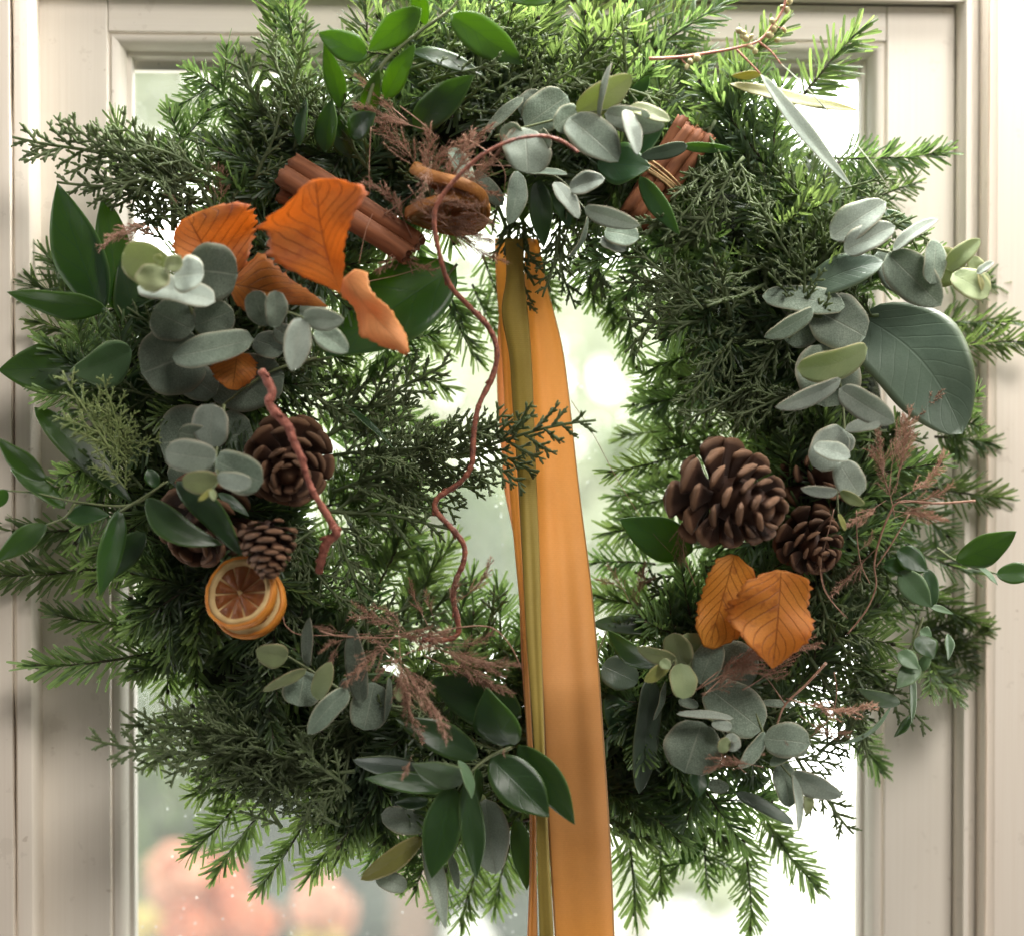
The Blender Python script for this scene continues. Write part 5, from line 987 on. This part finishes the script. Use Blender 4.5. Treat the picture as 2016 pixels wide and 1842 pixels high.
# ------------------------------------------------------------------ willow twigs
def twig(tile, pts, d, r, mat, label, ends=False, seed=0):
    rr = random.Random(seed); n = len(pts)
    w = [PT(tile, p[0], p[1], p[2] if len(p) > 2 else d) for p in pts]; cp = catmull(w, 9)
    nz = [rr.uniform(-1, 1) for _ in range(len(cp))]
    root = link('willow_twig', None, None, w[0]); tag(root, label, 'twig', 'curly willow twigs in the wreath')
    mb = MB(); rf = lambda t: r(t) * (1 + .13 * nz[int(t * (len(cp) - 1))] + .18 * max(0, math.sin(t * 37) - .86) / .14 * .6)
    tube(mb, cp, rf, 9); emit(mb, 'bark', M[mat], root, w[0])
    for k in range(2, len(cp) - 3, 13):
        mb = MB(); tn = (cp[k + 1] - cp[k]).normalized(); s = tn.orthogonal().normalized(); s = Matrix.Rotation(rr.uniform(0, 6.28), 3, tn) @ s
        ellipsoid(mb, cp[k] + s * rf(k / len(cp)) * .9, (tn + s * .4), rf(k / len(cp)) * .45, rf(k / len(cp)) * 1.3, 5, 6); emit(mb, 'bud', M[mat], root, cp[k])
    if ends:
        mb = MB(); tn = (cp[0] - cp[1]).normalized(); ellipsoid(mb, cp[0] + tn * .0002, tn, r(0) * 1.02, .0005, 4, 10); emit(mb, 'cut_end', M['twig_end'], root, cp[0])
twig('Z', [(1138, 300, .150), (1108, 279, .152), (1065, 268, .152), (1010, 276, .152), (950, 305, .150), (900, 350, .148), (862, 400, .146), (855, 440, .144), (865, 500, .140), (885, 560, .132), (925, 605, .124), (962, 645, .120), (978, 690, .118), (970, 740, .117), (942, 800, .118), (932, 860, .118), (928, 915, .118), (905, 950, .116), (862, 980, .114), (858, 1005, .114), (885, 1035, .114), (912, 1070, .114), (913, 1105, .114), (898, 1140, .115), (892, 1175, .118), (900, 1215, .12), (902, 1245, .12), (880, 1258, .12), (830, 1258, .12)], .12, lambda t: .0011 + .0010 * min(t * 2.2, 1) - .0004 * max(0, t - .6), 'twig', 'long thin curly twig winding down across the wreath opening', False, 1)
twig('M', [(815, -130, .150), (890, 10, .152), (870, 90, .153), (920, 170, .153), (1000, 255, .153), (1040, 360, .152), (1095, 480, .152), (1130, 600, .150), (1180, 720, .148), (1250, 830, .145), (1310, 940, .142), (1335, 1000, .140), (1270, 1060, .136), (1240, 1150, .132), (1215, 1260, .124)], .14, lambda t: .0027 + .0006 * math.sin(t * 9), 'twig_pink', 'thick pinkish crooked twig crossing the left pine cone', True, 2)

# ------------------------------------------------------------------ ribbons
def ribbon(rows, mat, label, fold=.0, NV=26, n=8, ripple=.0015, ph=0.0):
    """rows: (y, x left, x right, depth left, depth right, belly)"""
    mb = MB(); v = []; uv = []; f = []
    Lp = catmull([P(r[1], r[0], r[3]) for r in rows], n); Rp = catmull([P(r[2], r[0], r[4]) for r in rows], n); bl = catmull([(r[5], 0, 0) for r in rows], n)
    acc = 0
    for i, (a, b) in enumerate(zip(Lp, Rp)):
        if i: acc += (a - Lp[i - 1]).length
        for k in range(NV + 1):
            s = k / NV; p = a.lerp(b, s) + Vector((0, -1, 0)) * (bl[i].x * math.sin(math.pi * s) + ripple * (math.sin(s * 6.5 + acc * 5 + ph) + .18 * math.sin(s * 14 - acc * 9) + .5 * math.sin(s * 4 + acc * 33) * math.sin(acc * 9)) * math.sin(math.pi * s) ** .6)
            v.append(p); uv.append((acc, s))
    W = NV + 1
    for i in range(len(Lp) - 1):
        for k in range(NV): q = i * W + k; f.append((q, q + 1, q + W + 1, q + W))
    mb.add(v, f, uv); o = emit(mb, 'ribbon', M[mat], None, Rp[0]); thicken(o, .00045); tag(o, label, 'ribbon', 'ribbons hanging down the wreath'); return o
ribbon([(470, 1035, 1060, .050, .045, 0), (560, 1032, 1076, .048, .046, .003), (620, 1038, 1092, .046, .046, .004), (700, 1042, 1110, .048, .048, .005), (830, 1047, 1126, .055, .055, .005), (960, 1050, 1140, .065, .064, .005), (1150, 1058, 1164, .088, .085, .005), (1300, 1064, 1178, .108, .104, .004), (1400, 1069, 1185, .116, .112, .004), (1640, 1080, 1201, .112, .108, .004), (1842, 1092, 1210, .100, .096, .004), (1960, 1098, 1216, .095, .092, .003)], 'rib_orange', 'wide orange ribbon hanging down through the wreath and over its lower edge', ripple=.0026)
ribbon([(470, 994, 1030, 0.059, 0.063, 0), (545, 997, 1032, 0.061, 0.065, .001), (615, 988, 1039, 0.063, 0.067, .002), (703, 1003, 1046, 0.065, 0.069, .003), (790, 1009, 1050, 0.069, 0.073, .003), (950, 1020, 1056, 0.081, 0.083, .003), (1090, 1028, 1062, 0.097, 0.099, .002), (1265, 1037, 1066, 0.119, 0.119, .002), (1400, 1047, 1070, 0.129, 0.127, .002), (1520, 1054, 1074, 0.128, 0.126, .001), (1700, 1058, 1082, 0.120, 0.119, .001), (1842, 1062, 1090, 0.113, 0.111, .001), (1960, 1064, 1094, 0.107, 0.107, .001)], 'rib_olive', 'narrow olive green ribbon beside the wide orange one', ripple=.0008)
ribbon([(470, 974, 1012, .040, .046, 0), (560, 977, 1012, .040, .046, .001), (640, 984, 1014, .040, .044, .001), (760, 992, 1012, .042, .046, .0), (870, 996, 1020, .050, .050, .0), (960, 1003, 1024, .058, .058, .001), (1090, 1014, 1028, .080, .078, .001), (1200, 1024, 1036, .098, .096, .001), (1300, 1030, 1040, .114, .110, .001), (1420, 1036, 1046, .122, .117, .001), (1560, 1046, 1054, .121, .117, .001), (1700, 1046, 1056, .114, .110, .001), (1842, 1040, 1058, .107, .102, .001), (1960, 1036, 1058, .10, .097, .001)], 'rib_orange', 'thin twisted orange ribbon tail at the left of the olive ribbon', ripple=.0006, ph=1.0)
ribbon([(620, 982, 1000, .028, .030, 0), (700, 978, 1004, .028, .030, .001), (800, 980, 1004, .030, .032, .001), (900, 988, 1010, .034, .036, .001), (960, 992, 1012, .040, .042, .0), (1060, 1012, 1020, .055, .057, .0), (1160, 1022, 1029, .085, .087, .0), (1300, 1027, 1033, .108, .110, .0), (1500, 1040, 1047, .115, .117, 0), (1700, 1043, 1050, .108, .110, 0), (1900, 1036, 1044, .098, .100, 0)], 'rib_peach', 'pale peach ribbon edge showing behind the thin orange tail', ripple=.0004)
